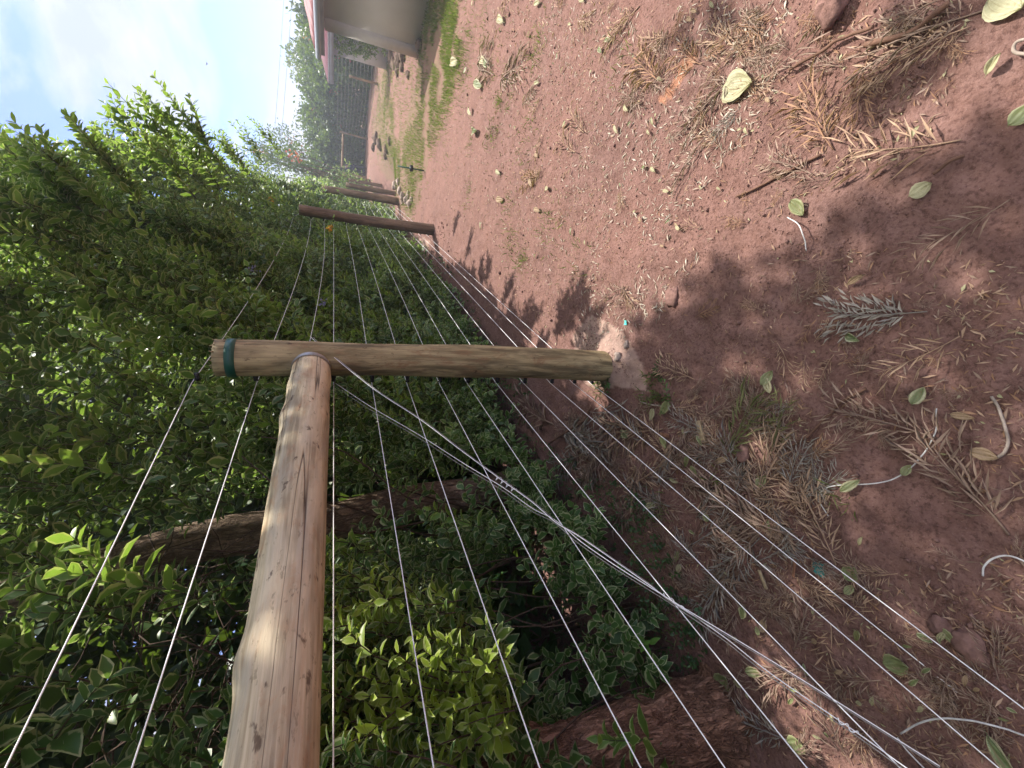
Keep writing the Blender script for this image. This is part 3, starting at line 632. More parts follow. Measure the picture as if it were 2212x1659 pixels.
# horizontal brace pole between the taped post and the one behind the camera
root = empty('brace_pole', FW(-1.6, 0, 1.58)); tag(root, 'long pale stripped pole lying level against the taped post, reaching towards the camera', 'pole')
pole_obj('pole', [FW(-.088, 0, 1.590), FW(-3.2, 0, 1.583)], [.076, .078, .075, .071, .069, .0665, .064, .064], M['brace'], root, 11, 64, .045, 160, [(.42, 4.5, .11, .05), (.47, 2.6, .07, .07), (1.27, 4.5, .14, .045), (.10, 1.0, .09, .06), (.85, 3.0, .06, .05), (1.6, 3.3, .07, .06), (.2, 4.2, .06, .05)])
V, f, A = tube([FW(-.095, 0, 1.59), FW(-.125, 0, 1.59)], [.0795, .0795], 40, False); mb = MB(); mb.add(V, f, A); mb.obj('metal_strap', M['wire_dull'], root, True)
mb = MB()
for (du, dv, r_) in [(-.02, .055, .010)]:
    pass
# wires
ORD = ['topmost', 'second', 'third', 'fourth', 'fifth', 'sixth', 'seventh', 'eighth', 'ninth', 'tenth', 'eleventh', 'twelfth', 'lowest']
near_px = [(12, 1659), (285, 1659), (493, 1659), (720, 1659), (895, 1399), (1076, 1399), (1248, 1399), (1371, 1368), (1371, 1198), (1371, 1073), (1371, 984), (1371, 935), (2212, 1531)]
for wi, wz in enumerate(WZ):
    e = PL(*near_px[wi], .12); s_e = (e - P1) @ FD; sl = (e[2] - wz) / (s_e + .0)
    z0 = wz + sl * -3.3
    P_ = []; sag = [.05, .045, .05, .0, .015, .015, .02, .02, .02, .02, .02, .015, .0][wi]
    we = .12
    if wi == 12: e = G(2212, 1531, .035); s_e = (e - P1) @ FD; we = .12 + ((e - P1) @ FN - .12) / s_e * -3.3; z0 = wz + (.035 - wz) / s_e * -3.3
    seq = [(-3.3, z0), (0, wz), (5.42, wz), (10.25, min(wz * .87, 1.72))]
    if wi < 7: pass
    for (sa, za), (sb, zb) in zip(seq[:-1], seq[1:]):
        k_ = 0 if sa < 0 else (sag if sa < 1 else .04)
        ts = np.linspace(0, 1, 13)[:-1]
        for t_ in ts: P_.append(FW(sa + (sb - sa) * t_, .12 if sa >= 0 else we + (.12 - we) * t_, za + (zb - za) * t_ - 4 * k_ * t_ * (1 - t_) + (.01 * math.sin(wi * 3 + t_ * 9) if sa > 0 else 0)))
    P_.append(FW(10.25, .12, seq[-1][1]))
    mb = MB(); V, f, A = tube(P_, .0016, 6); mb.add(V, f, A); o = mb.obj('fence_wire', M['wire'], None, True)
    tag(o, f'{ORD[wi]} silvery wire of the fence' + (', nearest the soil' if wi == 12 else ', at eye level' if wi == 3 else ', counted from the post tops' if 0 < wi else ', sagging past the post tops'), 'wire', 'fence wires strung from post to post')
# twisted bracing wires from brace height down to the foot of the near post
def fence_curve(name, pxs, off, r, mat, label, cat='wire', group=None):
    pts = [PL(x, y, o_) for (x, y), o_ in zip(pxs, off)]; mb = MB(); V, f, A = tube(spline(pts, 8), r, 6); mb.add(V, f, A); return tag(mb.obj(name, mat, None, True), label, cat, group)
gW = 'twisted bracing wires'
sA = [(672, 728), (690, 745), (800, 835), (906, 905), (1000, 976), (1085, 1038), (1150, 1085), (1200, 1128), (1250, 1158), (1330, 1213), (1400, 1262), (1452, 1298), (1638, 1410), (1772, 1493), (1960, 1611), (2030, 1655)]
sB = [(725, 828), (800, 878), (906, 940), (1000, 1000), (1085, 1052), (1150, 1098), (1200, 1124), (1255, 1170), (1330, 1222), (1400, 1266), (1452, 1299), (1563, 1375), (1665, 1455), (1853, 1584), (1944, 1649), (1990, 1680)]
fence_curve('bracing_wire', sA, np.linspace(-.05, 0, len(sA)), .0012, M['wire'], 'upper twisted pale bracing wire slanting from post to ground over the front of the post', group=gW)
fence_curve('bracing_wire', [(x + 5, y + 1) for x, y in sA[:11]] + [(x + 3, y + 6) for x, y in sA[11:]], np.linspace(-.05, .01, len(sA)), .0011, M['wire_dull'], 'duller strand lying against the upper bracing wire', group=gW)
fence_curve('bracing_wire', sB, np.linspace(.06, 0, len(sB)), .0012, M['wire'], 'lower twisted bracing wire starting behind the taped post', group=gW)
fence_curve('bracing_wire', [(x - 5, y + 4) for x, y in sB], np.linspace(.07, .01, len(sB)), .0011, M['wire_dull'], 'grey strand lying against the lower bracing wire', group=gW)
def coil(cx, cy, n_, label):
    pts = []; a0 = PL(cx - 22, cy - 16, 0); a1 = PL(cx + 22, cy + 16, 0); ax = unit(a1 - a0); u = unit(np.cross(ax, FN)); v_ = FN
    for t_ in np.linspace(0, 1, n_ * 12): th = t_ * n_ * 6.283; pts.append(a0 + (a1 - a0) * t_ + (.008 if cy < 1100 else .004) * (math.cos(th) * u + math.sin(th) * v_))
    mb = MB(); V, f, A = tube(pts, .0013, 5); mb.add(V, f, A); tag(mb.obj('wire_coil', M['wire'], None, True), label, 'wire')
coil(1092, 1046, 4, 'tight wire coil binding the bracing wires beneath the leaning trunk')
coil(1454, 1299, 2, 'small wire knot where the bracing wires meet above the litter')
coil(1832, 1570, 2, 'small wire knot on the lowest stretch of bracing wire')

# ------------------------------------------------------------------ litter on the soil: dry fern-like fronds
def frond(seed, dense=12, L=.22, lobe=.045, wd=.12, broad=1.0, lobes=4):
    r0 = np.random.RandomState(seed); mb = MB()
    cur = r0.uniform(-.25, .25); ts = np.linspace(0, 1, 12); pts = np.stack([cur * L * ts ** 2, L * ts, .004 + .012 * np.sin(ts * 3 + seed)], 1)
    V, f, A = tube(pts, np.linspace(.0022, .0008, 12), 5); mb.add(V, f, np.repeat([[0, .3, 0]], len(V), 0))
    P_, X_, N_, L_, W_ = [], [], [], [], []
    for q in range(dense):
        t_ = .16 + .84 * q / dense; b0 = np.array([cur * L * t_ ** 2, L * t_, .006])
        for sd_ in (-1, 1):
            if r0.rand() < .1: continue
            pl_ = broad * L * .42 * math.sin(math.pi * min(1, .25 + .75 * (1 - t_))) * r0.uniform(.7, 1.1); an = r0.uniform(.55, .95)
            d = np.array([sd_ * math.sin(an), math.cos(an), r0.uniform(-.03, .16)])
            for k_ in range(lobes):
                u_ = k_ / max(1, lobes - 1); b1 = b0 + d * pl_ * u_ * .7; sgn = (-1) ** k_ if k_ < lobes - 1 else 0
                an2 = an * sd_ + sgn * r0.uniform(.3, .6) - sd_ * .15; d2 = np.array([math.sin(an2), math.cos(an2), r0.uniform(-.08, .22)])
                P_.append(b1); X_.append(d2); N_.append(np.array([r0.normal() * .5, r0.normal() * .5, 1])); L_.append(lobe * r0.uniform(.7, 1.3)); W_.append(wd * r0.uniform(.8, 1.3))
    global RS; keep_ = RS; RS = r0
    n_ = len(P_); leaves(mb, np.array(P_), np.array(X_), np.array(N_), np.array(L_), np.array(W_), r0.rand(n_), r0.rand(n_) * .5, 1); RS = keep_
    return mb
FV = {}
def fmesh(kind, v):
    key = (kind, v)
    if key not in FV:
        if v == 9: mb = frond(99, 16, .25, .040, .17, 1.25, 4)
        elif v == 8: mb = frond(98, 8, .26, .075, .065, .8, 2)
        elif v == 7: mb = frond(97, 6, .2, .065, .08, .7, 2)
        else: mb = frond(v * 13 + 5, [10, 8, 11, 9, 9][v % 5], .22, [.052, .058, .046, .062, .050][v % 5], [.085, .075, .10, .08, .09][v % 5], [.95, .8, .9, 1.05, .6][v % 5], [3, 3, 3, 3, 2][v % 5])
        FV[key] = mb.mesh('frond', M['frond_' + kind])
    return FV[key]
def put(me, name, base, tip, width=1.0, lift=.004, native=.22, flat=1.0):
    p0 = GG(*base); p1 = GG(*tip); d = p1 - p0; L = np.linalg.norm(d); d /= L; o = obj(name, me)
    nrm = np.array([RS.normal() * .08, RS.normal() * .08, 1.]); x_ = unit(np.cross(d, nrm)); z_ = np.cross(x_, d); k_ = L / native
    mxt = Matrix([[x_[i_] * k_ * width, d[i_] * k_, z_[i_] * k_ * flat, p0[i_]] for i_ in range(3)] + [[0, 0, 0, 1]])
    mxt[2][3] += lift + .009; o.matrix_world = mxt; return o
gF = 'dry fern-like fronds fallen on the soil'
HF = [('gry', 9, (1985, 671), (1790, 690), 'broad silver-grey fern-like frond lying alone in the shade'),
 ('org', 1, (1785, 318), (1716, 203), 'reddish-brown upright frond in the sun above the long orange stick'),
 ('org', 0, (1861, 110), (1822, 262), 'orange-brown frond with drooping leaflets beside a round shadow'),
 ('tan', 8, (2066, 297), (1815, 342), 'pale yellow-tan sparse frond in full sun'),
 ('brn', 0, (2114, 10), (1860, 98), 'large dark brown frond at the upper right corner in shade'),
 ('tan', 2, (2085, 50), (1872, 138), 'long flat tan frond beneath the large dark one at upper right'),
 ('brn', 1, (2040, -20), (1905, 60), 'arched grey-brown frond cut by the top right edge'),
 ('brn', 7, (1646, 170), (1765, 40), 'thin brown frond pointing up beside the pale heart-shaped leaf'),
 ('brn', 8, (2165, 425), (1985, 545), 'smooth dark frond with long blades in the shade at the right'),
 ('tan', 8, (2058, 725), (1900, 818), 'pinkish long-bladed frond on a lit patch'),
 ('tan', 7, (2084, 690), (2030, 678), 'short tan frond scrap by the silver-grey one'),
 ('brn', 4, (1710, 655), (1775, 600), 'narrow brown frond ending at a curled tan leaf'),
 ('tan', 4, (1792, 765), (1744, 822), 'small narrow tan frond below the silver-grey one'),
 ('tan', 7, (1668, 740), (1700, 800), 'small sparse frond pointing down near the broken leaf'),
 ('brn', 2, (2005, 948), (1795, 868), 'thick brown frond beside the S-shaped wire'),
 ('brn', 0, (2164, 1160), (1995, 930), 'long grey-brown frond at the right end of the S-shaped wire'),
 ('brn', 3, (1690, 1152), (1515, 1086), 'wide brown frond crossed by two lowest wires'),
 ('tan', 1, (1626, 1100), (1655, 950), 'tall open frond standing across the lowest wire'),
 ('gry', 1, (1606, 1058), (1543, 950), 'grey comb-like frond above the brown clod'),
 ('tan', 2, (1800, 1222), (1738, 1050), 'dense tan frond ending in a lit tip under the S-shaped wire'),
 ('grn', 0, (1550, 990), (1640, 868), 'olive-tinted frond of the curled pile'),
 ('grn', 4, (1655, 985), (1700, 872), 'curved olive-brown frond closing the curled pile on its right'),
 ('brn', 3, (1590, 930), (1680, 915), 'flat brown frond across the curled pile'),
 ('org', 0, (1735, 992), (1782, 958), 'small rust-orange frond right of the curled pile'),
 ('org', 1, (1720, 1010), (1650, 1020), 'rust-brown frond left of the rust-orange one'),
 ('brn', 8, (1832, 1655), (1738, 1500), 'large dark frond at the bottom edge under the wires'),
 ('gry', 2, (1712, 1605), (1580, 1535), 'wide greyish frond near the ridged trunk root'),
 ('tan', 3, (1930, 1242), (1845, 1250), 'flat pale frond beside the teal rag'),
 ('brn', 1, (1484, 1290), (1455, 1208), 'small upright brown frond left of the red petals'),
 ('brn', 2, (1560, 1295), (1480, 1240), 'brown frond under the wires beside the red petals'),
 ('brn', 0, (2060, 1545), (1985, 1450), 'sunlit-edged frond by the long bent white wire'),
 ('brn', 3, (2180, 1560), (2050, 1500), 'brown frond at the lower right corner under the wires'),
 ('tan', 0, (1374, 10), (1305, 92), 'tan frond at the top edge in the sun'),
 ('tan', 1, (1442, 74), (1382, 104), 'short tan frond under the two dark shadow streaks'),
 ('tan', 4, (1590, 104), (1532, 148), 'narrow tan frond right of the orange soil streak'),
 ('brn', 0, (1590, 154), (1470, 270), 'long brown frond below the heart-shaped leaf'),
 ('gry', 3, (1592, 228), (1540, 292), 'small silver frond in the sun below the heart-shaped leaf'),
 ('brn', 4, (1520, 295), (1446, 392), 'narrow brown frond slanting left in the sun'),
 ('brn', 1, (1374, 150), (1372, 240), 'crumpled brown frond cluster in the sunny middle'),
 ('tan', 4, (1168, 204), (1148, 240), 'pale narrow frond near the grass edge'),
 ('tan', 4, (1172, 285), (1152, 338), 'pale pointed frond in the sunny left of the soil'),
 ('brn', 2, (1740, 372), (1660, 330), 'brown frond heap at the end of the long orange stick'),
 ('brn', 7, (1790, 370), (1712, 402), 'loose brown frond under the orange stick'),
 ('tan', 2, (1490, 820), (1420, 780), 'tan frond beside the pale rubble at the taped post'),
 ('brn', 8, (1860, 945), (1830, 880), 'dark stalked frond joining the brown frond by the S-shaped wire'),
 ('tan', 8, (1935, 1600), (2040, 1640), 'dim frond at the bottom edge right of the bracing wires')]
for kind, v, b, t_, lab in HF:
    nat = {9: .25, 8: .26, 7: .2}.get(v, .22); tag(put(fmesh(kind, v), 'fallen_frond', b, t_, native=nat), lab, 'frond', gF)
def sample_px(n, poly): 
    out = []; xs = [p[0] for p in poly]; ys = [p[1] for p in poly]
    while len(out) < n:
        x, y = RS.uniform(min(xs), max(xs)), RS.uniform(min(ys), max(ys))
        if inpoly(np.array([x]), np.array([y]), poly)[0]: out.append((x, y))
    return out
Z1 = [(1400, 850), (1720, 860), (1780, 1100), (1720, 1330), (1560, 1310), (1480, 1250), (1330, 1010), (1290, 880)]
Z2 = [(1560, 1330), (2212, 1180), (2212, 1659), (1650, 1659)]
Z3 = [(1050, 0), (2100, 0), (2000, 300), (1700, 450), (1350, 600), (1100, 420), (1000, 150)]
Z4 = [(1250, 620), (1700, 520), (2212, 560), (2212, 1150), (1800, 900), (1450, 850)]
Z5 = [(1420, 0), (2000, 0), (1900, 160), (1450, 300), (1330, 200)]
Z6 = [(1130, 860), (1330, 880), (1440, 1130), (1560, 1320), (1470, 1300), (1250, 1010)]
for zn, cnt, kinds, lab, sz in [(Z1, 90, ['brn', 'brn', 'tan', 'brn', 'gry'], 'dry brown frond scrap in the thick litter under the wires', (50, 110)), (Z2, 26, ['brn', 'brn', 'tan'], 'dry brown frond scrap on shaded soil at the lower right', (50, 120)), (Z3, 44, ['tan', 'brn', 'org'], 'small sun-bleached frond scrap on the open sunny soil', (24, 50)), (Z4, 26, ['brn', 'tan', 'org'], 'small thin frond scrap on the dappled soil in the middle', (30, 70)), (Z5, 26, ['tan', 'brn', 'org'], 'small tan frond scrap around the heart-shaped leaf', (35, 80)), (Z6, 34, ['brn', 'brn', 'gry'], 'dry brown frond scrap at the foot of the hedge', (40, 80))]:
    for (x, y) in sample_px(cnt, zn):
        d = RS.uniform(0, 6.28); L = RS.uniform(*sz); g0 = GG(x, y); dep_ = (EYE) / 1.0
        q = (x + math.cos(d) * L, y + math.sin(d) * L); o = put(fmesh(kinds[RS.randint(len(kinds))], RS.choice([0, 1, 2, 3, 4, 7])), 'fallen_frond', (x, y), q, flat=1.0); tag(o, lab, 'frond', gF)

# fallen broad leaves
def bigleaf(seed, ratio, heart=False, fold=.1):
    r0 = np.random.RandomState(seed); mb = MB(); nt_, nu = 12, 6; V = []; A = []
    for a_ in range(nt_ + 1):
        t_ = a_ / nt_; w_ = ratio * .5 * (math.sin(math.pi * t_ ** .8) ** .75 if 0 < t_ < 1 else 0)
        if heart: w_ = ratio * .5 * math.sin(math.pi * min(1, t_ ** .55)) ** .8 if t_ > 0 else 0
        for b_ in range(-nu, nu + 1):
            u_ = b_ / nu; yy = t_ - (.30 * abs(u_) ** 1.3 * (1 - t_) ** 1.4 if heart else 0) + .012 * r0.normal() * (abs(u_) == 1)
            V.append((w_ * u_ * (1 + .03 * r0.normal() * (abs(u_) == 1)), yy, fold * abs(w_ * u_) + .09 * math.sin(3 * t_ + seed) + .03 * math.sin(9 * u_ + 5 * t_) + .012 * math.sin(8 * t_ + 4 * abs(u_)))); A.append((max(abs(u_), t_ ** 6), .5 + .3 * math.sin(seed), .2))
    m_ = 2 * nu + 1; ff = [(a_ * m_ + b_, a_ * m_ + b_ + 1, (a_ + 1) * m_ + b_ + 1, (a_ + 1) * m_ + b_) for a_ in range(nt_) for b_ in range(2 * nu)]
    V = np.array(V); V[:, 2] -= V[:, 2].min(); mb.add(V, [np.array(ff)], np.array(A)); V, f, A_ = tube([(0, .02, .03), (0, -.12, .0)], [.012, .008], 5); mb.add(V, f, np.repeat([[0, .5, 0]], len(V), 0)); return mb
LM = {}
def lmesh(kind, v):
    if (kind, v) not in LM: LM[(kind, v)] = bigleaf(*[(1, .42), (2, .62), (3, .85), (4, .95, True), (5, .5, False, .9), (6, .36, False, .5)][v]).mesh('leaf', M['leaf_' + kind], True)
    return LM[(kind, v)]
gL = 'broad leaves fallen on the soil'
for kind, v, b, t_, lab in [('pale', 3, (1572, 185), (1625, 178), 'large pale heart-shaped fallen leaf in the sun'), ('pale', 2, (1955, 420), (2005, 392), 'round pale yellow fallen leaf at the shadow edge'),
  ('leaf_', 0, 0, 0, 0), ('pale', 2, (2130, -10), (2200, 12), 'pale fallen leaf cut by the top right corner'), ('grn', 2, (2165, 262), (2225, 215), 'dull green round fallen leaf at the right edge'),
  ('pale', 4, (2118, 155), (2155, 108), 'folded yellow-green fallen leaf near the white bent stick'), ('pale', 5, (1955, 298), (1975, 265), 'small crumpled pale leaf beside the yellow-tan frond'),
  ('grn', 1, (1702, 430), (1722, 462), 'green-grey fallen leaf on the shadow edge above the short curved wire'), ('var', 4, (1812, 722), (1848, 736), 'curled green and white leaf below the silver-grey frond'),
  ('grn', 1, (1636, 832), (1656, 800), 'small green leaf beside the thin frond scraps in the middle shade'), ('var', 1, (1960, 873), (1986, 836), 'green leaf with cream margin lying near the S-shaped wire'),
  ('grn', 1, (1936, 1028), (1954, 1006), 'small pale green leaf pierced by the S-shaped wire'), ('var', 0, (1812, 1062), (1850, 1038), 'green leaf under the left bend of the S-shaped wire'),
  ('tan', 0, (2040, 895), (2092, 905), 'tan pointed leaf right of the cream-edged leaf'), ('tan', 1, (2088, 975), (2148, 992), 'pale tan leaf by the thin bent stick'),
  ('grn', 2, (1906, 1432), (1962, 1442), 'large plain green oval leaf on dark soil'), ('var', 1, (1975, 1370), (2008, 1392), 'pale mottled leaf beside the reddish rock'),
  ('grn', 1, (2028, 1360), (2056, 1396), 'dull olive leaf touching the reddish rock'), ('var', 5, (2128, 1590), (2215, 1700), 'big folded green and cream leaf at the bottom right corner'),
  ('grn', 1, (1618, 1446), (1648, 1454), 'small green leaf between the bracing wires and the lowest wires'), ('grn', 2, (1548, 1486), (1568, 1462), 'round green leaf above the ridged trunk'),
  ('grn', 2, (1820, 1252), (1842, 1228), 'mottled green leaf beside the teal rag'), ('var', 0, (1560, 1520), (1600, 1540), 'green leaf on the ridged trunk root'),
  ('tan', 5, (1815, 612), (1856, 590), 'curled tan dead leaf at the end of the narrow brown frond'), ('grn', 1, (1640, 1372), (1634, 1352), 'tiny green leaf beside the slanting bracing wires'),
  ('pale', 5, (1790, 84), (1818, 70), 'bright white curled leaf near the rock at the top edge'), ('grn', 1, (1440, 870), (1420, 895), 'grey-green leaf by the uprooted weeds'),
  ('grn', 0, (1482, 985), (1470, 1010), 'small upright green leaf near the pale wood chip'), ('grn', 1, (1630, 1050), (1648, 1028), 'small green leaf beside the tall open frond'), ('pale', 0, (1655, 850), (1640, 810), 'pale narrow leaf above the brown clod'),
  ('var', 1, (1340, 945), (1352, 930), 'small pale leaf among the roots under the wires'), ('grn', 2, (1700, 1600), (1740, 1620), 'dim green leaf at the bottom beneath the wide greyish frond')]:
    if kind == 'leaf_': continue
    tag(put(lmesh(kind, v), 'fallen_leaf', b, t_, native=1.0), lab, 'leaf', gL)
for (x, y) in sample_px(70, [(1000, 0), (1700, 0), (1650, 250), (1450, 560), (1180, 640), (1020, 480), (960, 240)]):
    d = RS.uniform(0, 6.28); L = RS.uniform(9, 19); tag(put(lmesh(['pale', 'pale', 'tan', 'var'][RS.randint(4)], RS.choice([0, 5, 5])), 'fallen_leaf', (x, y), (x + math.cos(d) * L * .7, y + math.sin(d) * L), native=1.0), 'small pale leaf scattered on the open sunny soil', 'leaf', 'small pale leaves scattered on the sunny soil')
for (x, y) in sample_px(46, [(1150, 850), (1320, 880), (1500, 860), (1700, 1100), (2100, 1250), (2200, 1600), (1700, 1640), (1400, 1150)]):
    d = RS.uniform(0, 6.28); L = RS.uniform(14, 30); tag(put(lmesh(['grn', 'var', 'tan', 'pale'][RS.randint(4)], RS.choice([0, 1, 5])), 'fallen_leaf', (x, y), (x + math.cos(d) * L, y + math.sin(d) * L), native=1.0), 'small leaf scattered on the shaded soil under the wires', 'leaf', 'small leaves scattered on the shaded soil')

# sticks, cut wires, chips, stones, scraps
def gcurve(name, pxs, r, mat, label, cat, lift=.004, arch=0, group=None, nseg=6, rt=None):
    sp = spline([(x, y, 0) for x, y in pxs], 6); pts = []
    for q, (x, y, _) in enumerate(sp):
        p = GG(x, y); p[2] += lift + r + arch * math.sin(math.pi * q / (len(sp) - 1)); pts.append(p)
    mb = MB(); V, f, A = tube(pts, np.linspace(r, r if rt is None else rt, len(pts)), nseg); mb.add(V, f, A); return tag(mb.obj(name, mat, None, True), label, cat, group)
gcurve('cut_wire', [(2010, 883), (2006, 929), (1976, 988), (1928, 1031), (1880, 1046), (1799, 1050), (1767, 1061), (1756, 1077), (1764, 1096), (1780, 1117)], .0019, M['offcut'], 'S-shaped offcut of silvery wire lying on the soil', 'wire', .01)
gcurve('cut_wire', [(2119, 1246), (2121, 1225), (2143, 1207), (2175, 1204), (2212, 1219), (2260, 1250)], .0022, M['offcut'], 'curled wire end at the right edge over a lit patch', 'wire', .02)
gcurve('cut_wire', [(1950, 1582), (1998, 1556), (2052, 1549), (2121, 1556), (2212, 1583), (2260, 1600)], .0023, M['offcut'], 'long gently bent wire at the lower right corner', 'wire', .04)
gcurve('cut_wire', [(1944, 1590), (1975, 1625), (2010, 1662)], .002, M['offcut'], 'short straight wire offcut at the bottom edge', 'wire', .04)
gcurve('cut_wire', [(1687, 466), (1716, 482), (1727, 510), (1727, 539)], .0021, M['offcut'], 'short curved wire offcut at the edge of the big shadow', 'wire', .008, .02)
gcurve('stick', [(1580, 422), (1640, 392), (1700, 358), (1760, 330)], .005, M['stick'], 'long straight orange-brown stick in the sun', 'stick')
gcurve('stick', [(1695, 146), (1760, 108), (1800, 80), (1880, 55)], .006, M['stick'], 'dark brown branch near the top edge beside the rock', 'stick', .015)
gcurve('stick', [(2045, 0), (1980, 48), (1930, 75), (1860, 92)], .009, M['stick'], 'thick dark branch under the large brown frond', 'stick', .01)
gcurve('stick', [(1660, 978), (1720, 952), (1770, 905), (1800, 870), (1855, 840)], .0045, M['stick'], 'long curved brown stick right of the curled frond pile', 'stick')
gcurve('root_branch', [(1275, 880), (1262, 905), (1228, 930), (1187, 958)], .009, M['stick'], 'orange-brown bent root lying by the hedge foot behind the wires', 'root', .02)
gcurve('stick', [(2127, 857), (2153, 913), (2164, 951), (2159, 977), (2143, 990)], .0035, M['palestick'], 'thin bent knobbly stick at the right of the S-shaped wire', 'stick')
gcurve('stick', [(2212, 75), (2185, 85), (2182, 105), (2225, 110)], .004, M['palestick'], 'pale forked stick at the right edge near the top', 'stick', .012)
gcurve('stick', [(2072, 330), (2040, 345), (2005, 372)], .005, M['stick'], 'short thick twig with peeling bark in the sun at the right', 'stick', .01)
gcurve('stick', [(1475, 1195), (1500, 1150), (1520, 1090), (1535, 1040)], .003, M['stick'], 'thin upright twig across the litter under the wires', 'stick')
gcurve('stick', [(1375, 868), (1400, 875), (1440, 878)], .004, M['palestick'], 'pale twig of the uprooted weed near the post foot', 'stick', .01)
gcurve('stick', [(1880, 1350), (1960, 1400), (2060, 1440), (2130, 1470)], .0025, M['stick'], 'thin twig crossing beside the green oval leaf', 'stick')
gcurve('stick', [(1550, 1440), (1600, 1560), (1640, 1650)], .003, M['stick'], 'thin root trailing off the ridged trunk', 'stick')
def chip(b, t_, wd, th, mat, lab):
    p0, p1 = GG(*b), GG(*t_); L = np.linalg.norm(p1 - p0); c = (p0 + p1) / 2; V, f = box((0, 0, 0), L, wd, th); V[:, 0] += .15 * V[:, 1]; V[[1, 5], 2] -= th * .3
    a_ = math.atan2(*(p1 - p0)[[1, 0]]); V = np.stack([V[:, 0] * math.cos(a_) - V[:, 1] * math.sin(a_), V[:, 0] * math.sin(a_) + V[:, 1] * math.cos(a_), V[:, 2]], 1) + c + np.array([0, 0, th / 2 + .012])
    mb = MB(); mb.add(V, f); o = mb.obj('wood_chip', mat); bv = o.modifiers.new('b', 'BEVEL'); bv.width = .002; bv.segments = 2; tag(o, lab, 'wood chip')
chip((1499, 909), (1512, 957), .028, .014, M['chip'], 'pale split wood chip standing out on dark soil')
chip((1636, 1232), (1652, 1274), .014, .008, M['chip'], 'narrow pale wood sliver under the wires near the teal rag')
chip((1714, 1208), (1710, 1248), .010, .005, M['chipbrown'], 'thin brown wood splinter beside the teal rag')
chip((1418, 938), (1440, 942), .02, .008, M['chipbrown'], 'small flat brown block near the post foot')
def rock(pxc, size, mat, lab, name='soil_clod', flat=.6, seed=0, cat='clod'):
    c = GG(*pxc); bm_V = []; n1, n2 = 16, 10; r0 = np.random.RandomState(seed)
    th = np.linspace(0, math.pi, n2); ph = np.linspace(0, 2 * math.pi, n1, endpoint=False)
    V = np.array([(math.sin(a_) * math.cos(b_), math.sin(a_) * math.sin(b_), math.cos(a_)) for a_ in th for b_ in ph])
    k_ = 1 + .7 * vn(V[:, 0] * 1.8 + seed * 3, V[:, 1] * 1.8 + V[:, 2] * 2, seed + 60) + .35 * vn(V[:, 0] * 5 + V[:, 2] * 3, V[:, 1] * 5 + seed, seed + 70)
    V = V * k_[:, None] * size * np.array([1, .8, flat]); V[:, 2] += size * flat * .35
    Fq = np.array([(a_ * n1 + b_, (a_ + 1) * n1 + b_, (a_ + 1) * n1 + (b_ + 1) % n1, a_ * n1 + (b_ + 1) % n1) for a_ in range(n2 - 1) for b_ in range(n1)])
    mb = MB(); mb.add(V + c, [Fq]); return tag(mb.obj(name, mat), lab, cat)
rock((1598, 982), .036, M['clod'], 'brown soil clod under the curled frond pile', seed=1)
rock((2088, 1408), .042, M['clod'], 'large reddish flat rock under the wires at the lower right', 'rock', .45, 2, 'rock')
rock((1408, 933), .024, M['clod'], 'small dark clod near the post foot', seed=3)
rock((1440, 640), .05, M['clod'], 'broad low clod in the middle of the big shadow edge', seed=4, flat=.35)
rock((1790, 10), .06, M['clod'], 'rough brown rock cut by the top edge, casting shadow', 'rock', .7, 5, 'rock')
rock((2020, 1360), .03, M['clod'], 'small pinkish stone beside the reddish rock', 'stone', .6, 6, 'stone')
rock((1330, 770), .030, M['palestone'], 'pale rubble lump beside the foot of the taped post', 'stone', .5, 7, 'stone')
rock((1345, 745), .022, M['palestone'], 'small pale lump of rubble farther from the taped post', 'stone', .5, 8, 'stone')
def rag(pxc, size, mat, name, lab, seed, cat='scrap'):
    c = GG(*pxc); n1 = 12; u = np.linspace(-1, 1, n1); X, Y = np.meshgrid(u, u); rr2 = 1 + .5 * vn(X * 2 + seed, Y * 2, seed)
    V = np.stack([X * rr2 * size, Y * rr2 * size * .8, size * .5 * (vn(X * 3 + seed, Y * 3, seed + 1) + .6)], -1).reshape(-1, 3) + c + np.array([0, 0, .008])
    Fq = np.array([(a_ * n1 + b_, a_ * n1 + b_ + 1, (a_ + 1) * n1 + b_ + 1, (a_ + 1) * n1 + b_) for a_ in range(n1 - 1) for b_ in range(n1 - 1) if RS.rand() > .12])
    mb = MB(); mb.add(V, [Fq]); tag(mb.obj(name, mat), lab, cat)
rag((1761, 1230), .020, M['teal'], 'torn_rag', 'torn teal rag pressed into the dark soil', 4)
rag((1344, 696), .013, M['turq'], 'plastic_scrap', 'bright turquoise scrap on the sunlit soil by the taped post', 6)
rag((1555, 1214), .012, M['red'], 'red_blossom', 'small crumpled red blossom among dry fronds', 8, 'flower')

# uncountable crumbs, chaff, grass, ground plants
def scatter(n, poly_list, weight=None):
    out = []
    for poly, c_ in poly_list: out += sample_px(int(c_ * n), poly)
    return np.array([G(*p) for p in out])
ALLG = [(950, -50), (2212, -50), (2212, 1659), (1600, 1659), (1330, 1150), (1130, 850), (940, 600), (900, 480)]
n = 14000
p = scatter(n, [(ALLG, .7), ([(1230, 700), (1420, 640), (1480, 820), (1300, 860)], .12), ([(860, 480), (960, 470), (1000, 640), (900, 600)], .05)]); kp = vn(p[:, 0] * 2.5, p[:, 1] * 2.5, 66) + .6 * vn(p[:, 0] * 8, p[:, 1] * 8, 67) > -.05; p = p[kp]; p[:, 2] = gh(p[:, 0], p[:, 1])
ico = np.array([(0, 0, 1), (1, 0, 0), (0, 1, 0), (-1, 0, 0), (0, -1, 0), (0, 0, -1)], float); icf = np.array([(0, 1, 2), (0, 2, 3), (0, 3, 4), (0, 4, 1), (5, 2, 1), (5, 3, 2), (5, 4, 3), (5, 1, 4)])
